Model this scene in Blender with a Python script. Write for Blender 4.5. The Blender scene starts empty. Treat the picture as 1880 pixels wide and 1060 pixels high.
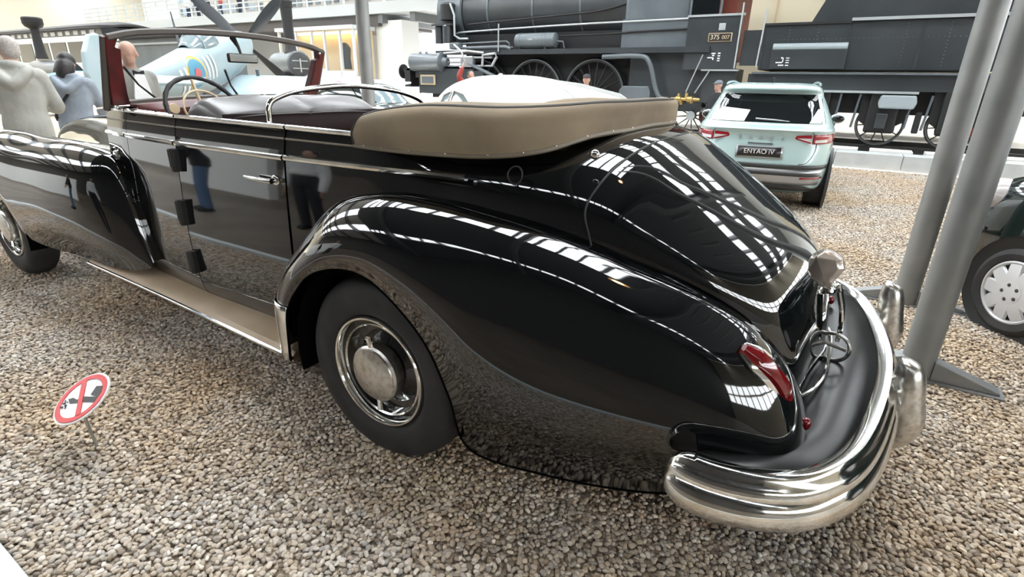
import bpy, bmesh, math, random
import numpy as np
from mathutils import Vector, Matrix

random.seed(7)
rng = np.random.default_rng(7)
C = bpy.context.scene.collection
SC = bpy.context.scene
PI = math.pi

# ------------------------------------------------------------------ camera
FPX, YAW, PITCH, ROLL, CAMH = 978.68, -0.559074, 0.369340, 0.019526, 1.5564
_fw = np.array([math.sin(YAW)*math.cos(PITCH), math.cos(YAW)*math.cos(PITCH), -math.sin(PITCH)])
_rt = np.array([math.cos(YAW), -math.sin(YAW), 0.0])
_up = np.cross(_rt, _fw)
_r2 = math.cos(ROLL)*_rt + math.sin(ROLL)*_up
_u2 = -math.sin(ROLL)*_rt + math.cos(ROLL)*_up
cam = bpy.data.cameras.new('camera')
cam.sensor_fit = 'HORIZONTAL'
cam.sensor_width = 36.0
cam.lens = FPX/1880*36.0
cam.clip_end = 500
co = bpy.data.objects.new('camera', cam)
C.objects.link(co)
m = Matrix.Identity(4)
for i in range(3):
    m[i][0] = _r2[i]; m[i][1] = _u2[i]; m[i][2] = -_fw[i]
m[2][3] = CAMH
co.matrix_world = m
SC.camera = co

# ------------------------------------------------------------------ world, light, exposure
w = bpy.data.worlds.new('world')
SC.world = w
w.use_nodes = True
w.node_tree.nodes['Background'].inputs[0].default_value = (0.93, 0.97, 1.0, 1)
w.node_tree.nodes['Background'].inputs[1].default_value = 8.0
SC.view_settings.view_transform = 'Standard'
SC.view_settings.look = 'None'
SC.view_settings.exposure = 0.78
SC.view_settings.gamma = 1
SC.view_settings.use_curve_mapping = False

def area(name, loc, rot, sx, sy, power, col=(1, 1, 1)):
    l = bpy.data.lights.new(name, 'AREA')
    l.shape = 'RECTANGLE'; l.size = sx; l.size_y = sy; l.energy = power; l.color = col
    o = bpy.data.objects.new(name, l); C.objects.link(o)
    o.location = loc; o.rotation_euler = rot
    return o

# ------------------------------------------------------------------ materials
def mat(name, col, rough=0.5, metal=0.0, spec=0.5, coat=0.0, trans=0.0, emit=None, estr=1.0, noise=None, bump=None, alpha=1.0):
    m = bpy.data.materials.new(name)
    m.use_nodes = True
    nt = m.node_tree
    b = nt.nodes['Principled BSDF']
    b.inputs['Base Color'].default_value = (*col, 1)
    b.inputs['Roughness'].default_value = rough
    b.inputs['Metallic'].default_value = metal
    b.inputs['Specular IOR Level'].default_value = spec
    b.inputs['Coat Weight'].default_value = coat
    b.inputs['Coat Roughness'].default_value = 0.03
    b.inputs['Transmission Weight'].default_value = trans
    b.inputs['Alpha'].default_value = alpha
    if emit:
        b.inputs['Emission Color'].default_value = (*emit, 1)
        b.inputs['Emission Strength'].default_value = estr
    if noise:
        sc, col2, lo, hi = noise
        tc = nt.nodes.new('ShaderNodeTexCoord')
        n = nt.nodes.new('ShaderNodeTexNoise'); n.inputs['Scale'].default_value = sc
        n.inputs['Detail'].default_value = 5
        r = nt.nodes.new('ShaderNodeValToRGB')
        r.color_ramp.elements[0].position = lo; r.color_ramp.elements[0].color = (*col, 1)
        r.color_ramp.elements[1].position = hi; r.color_ramp.elements[1].color = (*col2, 1)
        nt.links.new(tc.outputs['Object'], n.inputs['Vector'])
        nt.links.new(n.outputs['Fac'], r.inputs['Fac'])
        nt.links.new(r.outputs['Color'], b.inputs['Base Color'])
    if bump:
        sc, st, ds = bump
        tc = nt.nodes.new('ShaderNodeTexCoord')
        n = nt.nodes.new('ShaderNodeTexNoise'); n.inputs['Scale'].default_value = sc
        n.inputs['Detail'].default_value = 4
        bp = nt.nodes.new('ShaderNodeBump'); bp.inputs['Strength'].default_value = st
        bp.inputs['Distance'].default_value = ds
        nt.links.new(tc.outputs['Object'], n.inputs['Vector'])
        nt.links.new(n.outputs['Fac'], bp.inputs['Height'])
        nt.links.new(bp.outputs['Normal'], b.inputs['Normal'])
    return m

M = {}
M['paint'] = mat('black_lacquer', (0.004, 0.005, 0.006), 0.04, 0, 0.6, 0.6)
M['paint_matte'] = mat('black_underside', (0.003, 0.003, 0.003), 1.0, 0, 0.0)
M['chrome'] = mat('chrome', (0.82, 0.82, 0.80), 0.09, 1.0, noise=(14, (0.62, 0.61, 0.57), 0.45, 0.75))
M['old_chrome'] = mat('worn_chrome', (0.66, 0.64, 0.60), 0.30, 1.0, noise=(40, (0.40, 0.38, 0.34), 0.45, 0.7))
M['tyre'] = mat('tyre_rubber', (0.018, 0.018, 0.019), 0.75, noise=(6, (0.035, 0.033, 0.031), 0.4, 0.7))
M['canvas'] = mat('tan_canvas', (0.30, 0.235, 0.155), 0.85, noise=(3.0, (0.20, 0.155, 0.105), 0.38, 0.68), bump=(220, 0.25, 0.002))
M['canvas_top'] = mat('light_canvas', (0.50, 0.46, 0.38), 0.85)
M['welt'] = mat('dark_piping', (0.02, 0.018, 0.015), 0.7)
M['bead'] = mat('bead_grey_brown', (0.20, 0.165, 0.12), 0.5)
M['maroon'] = mat('maroon_leather', (0.115, 0.012, 0.012), 0.5, noise=(9, (0.03, 0.008, 0.008), 0.45, 0.7))
M['maroon_dark'] = mat('maroon_dark_leather', (0.014, 0.004, 0.005), 0.7, 0, 0.3)
M['seat_leather'] = mat('grey_leather', (0.10, 0.095, 0.095), 0.28, noise=(5, (0.15, 0.147, 0.145), 0.4, 0.7))
M['frame_brown'] = mat('brown_grey_frame', (0.085, 0.07, 0.06), 0.55)
def thin_glass(name, tint, fac):
    m = bpy.data.materials.new(name); m.use_nodes = True
    nt = m.node_tree; nt.nodes.clear()
    o = nt.nodes.new('ShaderNodeOutputMaterial'); mx = nt.nodes.new('ShaderNodeMixShader')
    t = nt.nodes.new('ShaderNodeBsdfTransparent'); t.inputs[0].default_value = (*tint, 1)
    g = nt.nodes.new('ShaderNodeBsdfGlossy'); g.inputs['Roughness'].default_value = 0.0
    mx.inputs[0].default_value = fac
    nt.links.new(t.outputs[0], mx.inputs[1]); nt.links.new(g.outputs[0], mx.inputs[2]); nt.links.new(mx.outputs[0], o.inputs[0])
    return m
M['glass'] = thin_glass('clear_glass', (0.97, 0.98, 0.98), 0.05)
M['rubber'] = mat('black_rubber', (0.012, 0.012, 0.012), 0.6)
M['red_glass'] = mat('red_lens', (0.17, 0.003, 0.005), 0.10, 0, 0.6, 0.5)
M['amber_glass'] = mat('clear_lens', (0.42, 0.36, 0.31), 0.15, 0.2, 0.6, 0.4)
M['board'] = mat('dusty_running_board_rubber', (0.50, 0.365, 0.235), 0.5, noise=(2.5, (0.60, 0.47, 0.33), 0.4, 0.7))
M['mirror_grey'] = mat('mirror_grey', (0.22, 0.23, 0.23), 0.15, 1.0)
M['ivory'] = mat('ivory_plastic', (0.55, 0.42, 0.26), 0.35)
M['steel_post'] = mat('galvanised_steel', (0.235, 0.245, 0.245), 0.45, 0.3, noise=(5, (0.29, 0.295, 0.29), 0.35, 0.7))
M['white'] = mat('white_paint', (0.80, 0.80, 0.79), 0.5)
M['red_sign'] = mat('sign_red', (0.62, 0.03, 0.035), 0.45)
M['black_sign'] = mat('sign_black', (0.02, 0.02, 0.02), 0.5)
M['galv'] = mat('thin_steel', (0.33, 0.32, 0.29), 0.5, 0.6)

# ------------------------------------------------------------------ helpers
WL = {}                                            # frame origin of a root or part while building

def tag(o, label=None, cat=None, group=None, kind=None):
    if label: o['label'] = label
    if cat: o['category'] = cat
    if group: o['group'] = group
    if kind: o['kind'] = kind
    return o

def empty(name, loc=(0, 0, 0), label=None, cat=None, group=None):
    o = bpy.data.objects.new(name, None)
    C.objects.link(o)
    o.empty_display_size = 0.1
    o.location = loc
    WL[o.name] = np.array(loc, float)
    return tag(o, label, cat, group)

def copy_tree(o, parent=None):
    c = o.copy(); C.objects.link(c)
    if parent is not None: c.parent = parent
    for ch in list(o.children): copy_tree(ch, c)
    return c

def cr1(P, n):
    """Catmull-Rom resample of points P (k,d): n samples per span"""
    P = np.asarray(P, float)
    Q = np.vstack([2*P[0]-P[1], P, 2*P[-1]-P[-2]])
    out = []
    for i in range(len(P)-1):
        p0, p1, p2, p3 = Q[i], Q[i+1], Q[i+2], Q[i+3]
        for t in np.arange(n)/n:
            out.append(0.5*((2*p1)+(-p0+p2)*t+(2*p0-5*p1+4*p2-p3)*t*t+(-p0+3*p1-3*p2+p3)*t**3))
    out.append(P[-1])
    return np.array(out)

def cr2(G, nu, nv):
    """densify a control net G[u][v] -> array"""
    G = np.asarray(G, float)
    U = np.stack([cr1(G[:, j], nu) for j in range(G.shape[1])], 1)
    return np.stack([cr1(U[i], nv) for i in range(U.shape[0])], 0)

def mirror(P, yc):
    Q = np.array(P, float); Q[..., 1] = 2*yc-Q[..., 1]
    return Q

class MB:
    def __init__(s): s.v = []; s.f = []
    def add(s, v, f):
        o = len(s.v)
        s.v += [tuple(map(float, q)) for q in v]
        s.f += [tuple(i+o for i in q) for q in f]
        return s
    def grid(s, A, closeu=False, closev=False, flip=False):
        A = np.asarray(A); nu, nv = A.shape[:2]
        f = []
        for i in range(nu if closeu else nu-1):
            for j in range(nv if closev else nv-1):
                i2, j2 = (i+1) % nu, (j+1) % nv
                q = (i*nv+j, i2*nv+j, i2*nv+j2, i*nv+j2)
                f.append(q[::-1] if flip else q)
        return s.add(A.reshape(-1, 3), f)
    def box(s, c, d, rz=0.0, rot=None):
        x, y, z = d[0]/2, d[1]/2, d[2]/2
        v = np.array([(a, b, e) for a in (-x, x) for b in (-y, y) for e in (-z, z)])
        if rot is not None: v = v @ np.array(rot).T
        if rz:
            cz, sz = math.cos(rz), math.sin(rz)
            v = v @ np.array([[cz, sz, 0], [-sz, cz, 0], [0, 0, 1]])
        v = v+np.array(c)
        return s.add(v, [(0, 1, 3, 2), (4, 6, 7, 5), (0, 4, 5, 1), (2, 3, 7, 6), (0, 2, 6, 4), (1, 5, 7, 3)])
    def b2(s, lo, hi):
        lo, hi = np.array(lo, float), np.array(hi, float)
        return s.box((lo+hi)/2, hi-lo)
    def tube(s, P, r, n=10, cap=True, smooth=0, closed=False):
        P = np.asarray(P, float)
        if smooth:
            if np.ndim(r): r = cr1(np.asarray(r, float)[:, None], smooth)[:, 0]
            P = cr1(P, smooth)
        k = len(P)
        r = np.full(k, r, float) if np.ndim(r) == 0 else np.asarray(r, float)
        T = np.gradient(P, axis=0)
        if closed: T = np.roll(P, -1, 0)-np.roll(P, 1, 0)
        T /= np.linalg.norm(T, axis=1)[:, None]+1e-12
        ref = np.array([0, 0, 1.0]) if abs(T[0][2]) < 0.9 else np.array([1.0, 0, 0])
        N = ref-T[0]*(ref@T[0]); N /= np.linalg.norm(N)
        A = []
        a = np.arange(n)/n*2*PI
        for i in range(k):
            N = N-T[i]*(N@T[i]); N /= np.linalg.norm(N)
            B = np.cross(T[i], N)
            A.append(P[i]+r[i]*(np.cos(a)[:, None]*N+np.sin(a)[:, None]*B))
        o = len(s.v)
        s.grid(np.array(A), closeu=closed, closev=True)
        if cap and not closed:
            s.f.append(tuple(o+i for i in range(n))[::-1])
            s.f.append(tuple(o+(k-1)*n+i for i in range(n)))
        return s
    def lathe(s, prof, c, axis=(0, 1, 0), n=48, cap=False):
        ax = np.array(axis, float); ax /= np.linalg.norm(ax)
        ref = np.array([0, 0, 1.0]) if abs(ax[2]) < 0.9 else np.array([1.0, 0, 0])
        u = np.cross(ax, ref); u /= np.linalg.norm(u); w_ = np.cross(ax, u)
        a = np.arange(n)/n*2*PI
        A = [np.array(c)+ax*h+r*(np.cos(a)[:, None]*u+np.sin(a)[:, None]*w_) for r, h in prof]
        o = len(s.v)
        s.grid(np.array(A), closev=True)
        if cap:
            s.f.append(tuple(o+i for i in range(n))[::-1])
            s.f.append(tuple(o+(len(prof)-1)*n+i for i in range(n)))
        return s
    def prism(s, poly, d, c=(0, 0, 0), ax=((1, 0, 0), (0, 0, 1))):
        """polygon in plane axes ax, extruded by vector d"""
        a, b = np.array(ax[0], float), np.array(ax[1], float)
        P = np.array([np.array(c)+a*p[0]+b*p[1] for p in poly])
        n = len(P)
        o = len(s.v)
        s.add(np.vstack([P, P+np.array(d)]), [(i, (i+1) % n, (i+1) % n+n, i+n) for i in range(n)])
        s.f.append(tuple(o+i for i in range(n))[::-1]); s.f.append(tuple(o+n+i for i in range(n)))
        return s
    def ball(s, c, r, n=14, m_=9):
        r = np.array([r]*3 if np.ndim(r) == 0 else r, float)
        A = []
        for i in range(m_+1):
            t = PI*i/m_
            A.append([np.array(c)+r*np.array([math.sin(t)*math.cos(p), math.sin(t)*math.sin(p), -math.cos(t)]) for p in np.arange(n)/n*2*PI])
        return s.grid(np.array(A), closev=True)
    def build(s, name, m, parent=None, smooth=True, ang=40, bevel=0, solid=0, sub=0, merge=False, label=None, cat=None, group=None, kind=None):
        V = np.array(s.v, float)
        lo, hi = V.min(0), V.max(0)
        c = (lo+hi)/2
        if parent is None: c[2] = lo[2]
        me = bpy.data.meshes.new(name)
        me.from_pydata((V-c).tolist(), [], s.f)
        me.validate()
        bm = bmesh.new(); bm.from_mesh(me)
        if merge: bmesh.ops.remove_doubles(bm, verts=bm.verts, dist=1e-5)
        bmesh.ops.recalc_face_normals(bm, faces=bm.faces)
        bm.to_mesh(me); bm.free()
        if smooth:
            me.shade_smooth()
            me.set_sharp_from_angle(angle=math.radians(ang))
        me.materials.append(m if not isinstance(m, str) else M[m])
        o = bpy.data.objects.new(name, me)
        C.objects.link(o)
        if parent is not None:
            o.parent = parent
            o.location = c-WL[parent.name]
        else:
            o.location = c
        WL[o.name] = c
        if solid:
            md = o.modifiers.new('solid', 'SOLIDIFY'); md.thickness = solid; md.offset = 0
        if bevel:
            md = o.modifiers.new('bevel', 'BEVEL'); md.width = bevel; md.segments = 2; md.limit_method = 'ANGLE'
        if sub:
            md = o.modifiers.new('sub', 'SUBSURF'); md.levels = sub; md.render_levels = sub
        return tag(o, label, cat, group, kind)

def place(root, loc, rz=0.0):
    root.location = loc; root.rotation_euler = (0, 0, rz)

def text_mesh(s, size, name, m, parent, origin, xdir, up, extrude=0.002, align='CENTER', spacing=1.0):
    """lettering turned into a mesh, standing in the plane xdir / up"""
    cu = bpy.data.curves.new(name, 'FONT')
    cu.body = s; cu.size = size; cu.align_x = align; cu.align_y = 'CENTER'; cu.extrude = extrude
    cu.space_character = spacing
    t = bpy.data.objects.new(name, cu)
    C.objects.link(t)
    dg = bpy.context.evaluated_depsgraph_get()
    me = bpy.data.meshes.new_from_object(t.evaluated_get(dg))
    C.objects.unlink(t); bpy.data.objects.remove(t); bpy.data.curves.remove(cu)
    X = np.array(xdir, float); X /= np.linalg.norm(X)
    U = np.array(up, float); U /= np.linalg.norm(U)
    N = np.cross(X, U)
    b = MB()
    b.add([np.array(origin)+X*v.co[0]+U*v.co[1]+N*v.co[2] for v in me.vertices], [tuple(p.vertices) for p in me.polygons])
    bpy.data.meshes.remove(me)
    return b.build(name, m, parent, smooth=False)

# ================================================================== ground, gravel, path
def gravel_mat(name, inst):
    m = bpy.data.materials.new(name); m.use_nodes = True
    nt = m.node_tree; b = nt.nodes['Principled BSDF']
    b.inputs['Roughness'].default_value = 0.6
    tc = nt.nodes.new('ShaderNodeTexCoord')
    geo = nt.nodes.new('ShaderNodeNewGeometry')
    ramp = nt.nodes.new('ShaderNodeValToRGB')
    cols = [(0.0, (0.17, 0.14, 0.115)), (0.16, (0.40, 0.335, 0.265)), (0.34, (0.55, 0.49, 0.42)), (0.5, (0.33, 0.31, 0.295)),
            (0.66, (0.64, 0.595, 0.54)), (0.82, (0.50, 0.42, 0.33)), (1.0, (0.78, 0.75, 0.71))]
    cr = ramp.color_ramp
    cr.elements[0].position = 0; cr.elements[0].color = (*cols[0][1], 1)
    cr.elements[1].position = 1; cr.elements[1].color = (*cols[-1][1], 1)
    for p, c in cols[1:-1]:
        e = cr.elements.new(p); e.color = (*c, 1)
    big = nt.nodes.new('ShaderNodeTexNoise'); big.inputs['Scale'].default_value = 0.9; big.inputs['Detail'].default_value = 3
    mix = nt.nodes.new('ShaderNodeMix'); mix.data_type = 'RGBA'; mix.blend_type = 'MULTIPLY'
    tint = nt.nodes.new('ShaderNodeValToRGB')
    tint.color_ramp.elements[0].position = 0.35; tint.color_ramp.elements[0].color = (1.0, 0.86, 0.68, 1)
    tint.color_ramp.elements[1].position = 0.62; tint.color_ramp.elements[1].color = (1.0, 0.99, 0.97, 1)
    nt.links.new(geo.outputs['Position'], big.inputs['Vector'])
    nt.links.new(big.outputs['Fac'], tint.inputs['Fac'])
    mix.inputs[0].default_value = 1.0
    if inst:
        oi = nt.nodes.new('ShaderNodeObjectInfo')
        nt.links.new(oi.outputs['Random'], ramp.inputs['Fac'])
    else:
        vo = nt.nodes.new('ShaderNodeTexVoronoi'); vo.inputs['Scale'].default_value = 52
        nt.links.new(geo.outputs['Position'], vo.inputs['Vector'])
        sep = nt.nodes.new('ShaderNodeSeparateColor')
        nt.links.new(vo.outputs['Color'], sep.inputs[0])
        nt.links.new(sep.outputs[0], ramp.inputs['Fac'])
        bp = nt.nodes.new('ShaderNodeBump'); bp.inputs['Strength'].default_value = 1.0; bp.inputs['Distance'].default_value = 0.015
        inv = nt.nodes.new('ShaderNodeMath'); inv.operation = 'SUBTRACT'; inv.inputs[0].default_value = 1.0
        nt.links.new(vo.outputs['Distance'], inv.inputs[1])
        nt.links.new(inv.outputs[0], bp.inputs['Height'])
        nt.links.new(bp.outputs['Normal'], b.inputs['Normal'])
    nt.links.new(ramp.outputs['Color'], mix.inputs[6])
    nt.links.new(tint.outputs['Color'], mix.inputs[7])
    nt.links.new(mix.outputs[2], b.inputs['Base Color'])
    return m

M['gravel'] = gravel_mat('gravel_bed', False)
M['pebble'] = gravel_mat('pebbles', True)
MB().b2((-60, 0.25, -0.3), (14, 13.45, -0.012)).build('floor', M['gravel'], smooth=False, kind='structure')
M['path'] = mat('brown_path', (0.11, 0.085, 0.06), 0.6, noise=(1.2, (0.15, 0.12, 0.09), 0.4, 0.6))
MB().b2((-60, -14, -0.3), (14, 0.19, -0.01)).build('floor_path', M['path'], smooth=False, kind='structure')
M['edging'] = mat('pale_edging', (0.62, 0.68, 0.70), 0.5)
MB().b2((-60, 0.19, -0.3), (14, 0.25, 0.035)).build('trim_1', M['edging'], smooth=False, bevel=0.006, kind='structure')

# one pebble, spread over the bed as a single uncountable layer
def pebble_layer():
    bm = bmesh.new()
    bmesh.ops.create_icosphere(bm, subdivisions=2, radius=1.0)
    for v in bm.verts:
        n = 1+0.16*math.sin(3.1*v.co.x+1.3)*math.cos(2.7*v.co.y)+0.10*math.sin(4*v.co.z+2*v.co.x)
        v.co = v.co*n
    proto_me = bpy.data.meshes.new('pebble_shape'); bm.to_mesh(proto_me); bm.free()
    proto_me.shade_smooth()
    proto_me.materials.append(M['pebble'])
    pts = []
    def zone(x0, x1, y0, y1, s, keep=None):
        nx, ny = int((x1-x0)/s), int((y1-y0)/s)
        X, Y = np.meshgrid(np.arange(nx), np.arange(ny), indexing='ij')
        P = np.stack([x0+(X+0.5+rng.uniform(-.46, .46, X.shape))*s, y0+(Y+0.5+rng.uniform(-.46, .46, X.shape))*s], -1).reshape(-1, 2)
        if keep is not None: P = P[keep(P)]
        return P
    def infr(P):                                   # only where the photographed view, with a margin, can look
        d = np.stack([P[:, 0], P[:, 1], np.full(len(P), -CAMH)], 1)
        z = d@_fw; u = FPX*(d@_r2)/z; v_ = -FPX*(d@_u2)/z
        return (z > 0.2) & (np.abs(u) < 1500) & (v_ < 1500)
    P = np.vstack([zone(-5.2, 3.0, 0.26, 5.0, 0.0185, infr), zone(-9.0, -5.2, 0.26, 2.2, 0.03, infr), zone(-2.5, 3.4, 5.0, 9.0, 0.026, infr), zone(-2.6, 4.5, 9.0, 13.46, 0.034, infr)])
    me = bpy.data.meshes.new('gravel_pebbles')
    V = np.column_stack([P, rng.uniform(-0.008, 0.004, len(P))])
    me.vertices.add(len(V)); me.vertices.foreach_set('co', V.ravel())
    o = bpy.data.objects.new('gravel_pebbles', me); C.objects.link(o)
    tag(o, 'loose grey and brown gravel covering the whole display floor', 'gravel', kind='stuff')
    ng = bpy.data.node_groups.new('scatter', 'GeometryNodeTree')
    ng.interface.new_socket('Geometry', in_out='INPUT', socket_type='NodeSocketGeometry')
    ng.interface.new_socket('Geometry', in_out='OUTPUT', socket_type='NodeSocketGeometry')
    N = ng.nodes; L = ng.links
    gi, go = N.new('NodeGroupInput'), N.new('NodeGroupOutput')
    proto = bpy.data.objects.new('pebble_shape', proto_me)      # never linked to the scene: only feeds the scatter
    oi = N.new('GeometryNodeObjectInfo'); oi.inputs['Object'].default_value = proto; oi.inputs['As Instance'].default_value = True
    ip = N.new('GeometryNodeInstanceOnPoints')
    r1 = N.new('FunctionNodeRandomValue'); r1.data_type = 'FLOAT_VECTOR'
    r1.inputs[0].default_value = (-0.35, -0.35, 0); r1.inputs[1].default_value = (0.35, 0.35, 6.283)
    r2 = N.new('FunctionNodeRandomValue'); r2.data_type = 'FLOAT_VECTOR'
    r2.inputs[0].default_value = (0.0085, 0.007, 0.0045); r2.inputs[1].default_value = (0.0175, 0.0125, 0.0095)
    r2.inputs['Seed'].default_value = 5
    L.new(gi.outputs[0], ip.inputs['Points']); L.new(oi.outputs['Geometry'], ip.inputs['Instance'])
    L.new(r1.outputs[0], ip.inputs['Rotation']); L.new(r2.outputs[0], ip.inputs['Scale'])
    L.new(ip.outputs[0], go.inputs[0])
    md = o.modifiers.new('scatter', 'NODES'); md.node_group = ng
    return o
pebble_layer()

# ================================================================== hall shell
M['wall_cream'] = mat('cream_plaster', (0.62, 0.56, 0.44), 0.7)
M['wall_white'] = mat('white_plaster', (0.80, 0.81, 0.80), 0.7)
M['roof_dark'] = mat('roof_panels', (0.10, 0.105, 0.11), 0.7)
M['roof_steel'] = mat('roof_steel', (0.16, 0.17, 0.175), 0.6)
MB().b2((-62, 30, -0.3), (14, 30.3, 11)).build('wall_back', M['wall_white'], smooth=False, kind='structure')
MB().b2((-62.3, -14, -0.3), (-62, 30, 11)).build('wall_left', M['wall_cream'], smooth=False, kind='structure')
M['wall_dark'] = mat('dark_hall_side', (0.055, 0.05, 0.046), 0.8)
MB().b2((-62, -14.3, -0.3), (14, -14, 9.6)).build('wall_front', M['wall_dark'], smooth=False, kind='structure')
# low white wall along the visitors' path
MB().b2((-40, -3.3, -0.01), (-9.0, -3.1, 1.9)).build('wall_path', M['wall_white'], smooth=False, kind='structure')
# glazed end wall on the right: columns and rails with open daylight between
b = MB()
for y in np.arange(-14, 30, 2.2): b.b2((14, y, -.3), (14.25, y+.25, 9.6))
b.b2((14.02, -14, -.3), (14.22, 30, 3.2))
for z in (4.2,): b.b2((14.02, -14, z), (14.22, 30, z+.18))
b.b2((14.02, -14, 5.4), (14.22, 30, 9.6))
b.build('wall_right', M['wall_cream'], smooth=False, kind='structure')
pen = empty('pendant_lamp', (.9, 1.9, 7.3), 'small warm pendant lamp hanging from the roof over the black car', 'lamp')
MB().lathe([(.02, .5), (.06, .3), (.22, .05), (.24, 0), (.23, 0)], (.9, 1.9, 7.2), (0, 0, 1), 28).build('lamp_shade', M['roof_dark'], pen)
M['bulb'] = mat('warm_bulb', (1, .7, .4), .5, emit=(1, .55, .22), estr=60)
MB().ball((.9, 1.9, 7.22), .13).build('bulb', M['bulb'], pen)
MB().tube([(.9, 1.9, 7.7), (.9, 1.9, 9.6)], .012, 6).build('cord', M['rubber'], pen)
# roof: dark slabs with open skylight strips between them, glazing bars across
b = MB()
strips = [(-14, -8.1), (-7.1, 2.6), (7.1, 10.2), (12.3, 16.3), (17.8, 20.5), (24, 30)]
for y0, y1 in strips: b.b2((-14, y0, 9.6), (14, y1, 9.8))
b.b2((1.3, 2.6, 9.6), (14, 7.1, 9.8))  # unseen slab added to close the strip and keep its reflection off the trunk
b.build('ceiling', M['roof_dark'], smooth=False, kind='structure')
b = MB()
for y0, y1 in [(-14, -8), (-5.2, -.5), (2.2, 7.5), (9.5, 14.0), (16.5, 23.5), (26, 30)]: b.b2((-62, y0, 9.6), (-14, y1, 9.8))
b.build('ceiling_2', M['wall_white'], smooth=False, kind='structure')
b = MB()
for (a0, a1) in zip(strips[:-1], strips[1:]):
    x = -14
    while x < 14:
        b.b2((x, a0[1], 9.55), (x+0.16, a1[0], 9.75)); x += 1.05
b.build('trim_2', M['roof_steel'], smooth=False, kind='structure')
b = MB()
for k in range(10):
    x = -52+k*7.0
    b.b2((x, -14, 9.0), (x+0.3, 30, 9.6))
b.build('trim_3', M['roof_steel'], smooth=False, kind='structure')

# ================================================================== the black pre-war open touring car
YC = 2.28
car = empty('convertible_car', (-3.0, YC, 0), 'long glossy black vintage open car with tan folded roof cover, nearest the viewer', 'car')
MI = lambda P: mirror(P, YC)

# ---------------- body sides (tub), one rib per x: bottom -> waist -> belt -> inner lip -> lining
def tub_rib(x):
    xs = [-4.15, -3.8, -3.1, -2.2, -1.6, -1.2]
    yb = np.interp(x, xs, [1.60, 1.565, 1.525, 1.53, 1.535, 1.545])
    belt = np.interp(x, [-4.15, -3.8, -2.2, -1.2], [1.365, 1.362, 1.352, 1.345])
    return [(x, yb+0.02, 0.345), (x, yb-0.005, 0.42), (x, yb-0.02, 0.60), (x, yb-0.022, 0.80), (x, yb-0.012, 1.02), (x, yb+0.004, 1.22), (x, yb+0.022, 1.31), (x, yb+0.035, belt)]
def tub_panel(x0, x1, n=10):
    return np.stack([cr1(tub_rib(x), 6) for x in np.linspace(x0, x1, n)], 0)
def inset(A, d):
    B = np.array(A); B[..., 1] += d; return B
def panel(name, x0, x1, far=False):
    A = tub_panel(x0, x1)
    B = inset(A, 0.045)
    # closed shell: outer, belt cap, inner, ends
    ring = np.concatenate([A, B[:, ::-1]], 1)
    if far: ring = MI(ring)
    b = MB().grid(ring, closev=True)
    nv = ring.shape[1]; nu = ring.shape[0]
    b.f.append(tuple(range(nv))); b.f.append(tuple((nu-1)*nv+i for i in range(nv))[::-1])
    return b.build(name, M['paint'], car, ang=35)
G = 0.006
doors = {}
for far in (False, True):
    panel('cowl_side', -4.05, -3.735, far)
    doors['f', far] = panel('front_door', -3.735+G, -3.115, far)
    doors['r', far] = panel('rear_door', -3.115+G*1.5, -2.19-G, far)
# dark sill behind the gaps and floor pan
b = MB()
b.b2((-4.1, 1.62, 0.36), (-1.0, 2*YC-1.62, 0.42))
b.build('floor_pan', M['paint_matte'], car, smooth=False)
for far in (False, True):
    A = np.stack([inset(cr1(tub_rib(x), 4), 0.05) for x in np.linspace(-4.0, -2.25, 10)], 0)
    A = A[:, 1:-1]
    if far: A = MI(A)
    MB().grid(A).build('door_lining', M['maroon_dark'], car, solid=0.012)

# ---------------- tail: ribs from side base up over the back
tail_st = [  # top(x,z), base(x, half width, z), foot z
    ((-1.35, 1.335), (-1.35, 0.737, 1.06), 0.40, 9),
    ((-1.05, 1.370), (-1.03, 0.735, 1.07), 0.40, 5.5),
    ((-0.72, 1.388), (-0.70, 0.712, 1.05), 0.40, 3.4),
    ((-0.49, 1.282), (-0.49, 0.665, 1.0), 0.40, 2.8),
    ((-0.245, 1.125), (-0.28, 0.60, 0.92), 0.40, 2.6),
    ((-0.088, 1.010), (-0.13, 0.525, 0.82), 0.40, 2.5),
    ((-0.012, 0.90), (-0.05, 0.455, 0.70), 0.40, 2.5),
    ((0.035, 0.74), (-0.01, 0.40, 0.58), 0.40, 2.5),
    ((0.058, 0.56), (0.015, 0.36, 0.48), 0.38, 2.5),
    ((0.064, 0.40), (0.025, 0.34, 0.37), 0.34, 2.5),
]
def tail_rib(s, n=14):
    (xt, zt), (xb, wb, zb), zf, p = s
    R = [(xb, YC-wb+0.01, zf), (xb, YC-wb, (zf+zb)/2)]
    for k in range(n+1):
        t = PI/2*k/n
        cy = math.cos(t)**(2/p); cz = math.sin(t)**(2/2.3)
        R.append((xb+(xt-xb)*(1-cy), YC-wb*cy, zb+(zt-zb)*cz))
    return R
def quarter_rib(x):
    R = [(x, yside(x, .36), .36), (x, yside(x, .70), .70)]
    for k in range(9):
        z = 1.06+(1.349-1.06)*k/8; R.append((x, yside(x, z), z))
    y = yside(x, 1.35)
    return R+[(x, y+.04, 1.347), (x, y+.05, 1.25), (x, y+.06, 1.0), (x, y+.08, .7), (x, YC-.3, .45), (x, YC, .45)]
def yside(x, z):
    R = np.array(tub_rib(x)); return float(np.interp(z, R[:, 2], R[:, 1]))
NQ = 4
T = np.array([quarter_rib(x) for x in (-2.184, -2.0, -1.8, -1.62)]+[tail_rib(s) for s in tail_st])
T = np.stack([cr1(T[:, j], 8) for j in range(T.shape[1])], 1)
full = np.concatenate([T, MI(T)[:, ::-1][:, 1:]], 1)
MB().grid(full).build('tail_body', M['paint'], car, ang=60)
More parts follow.
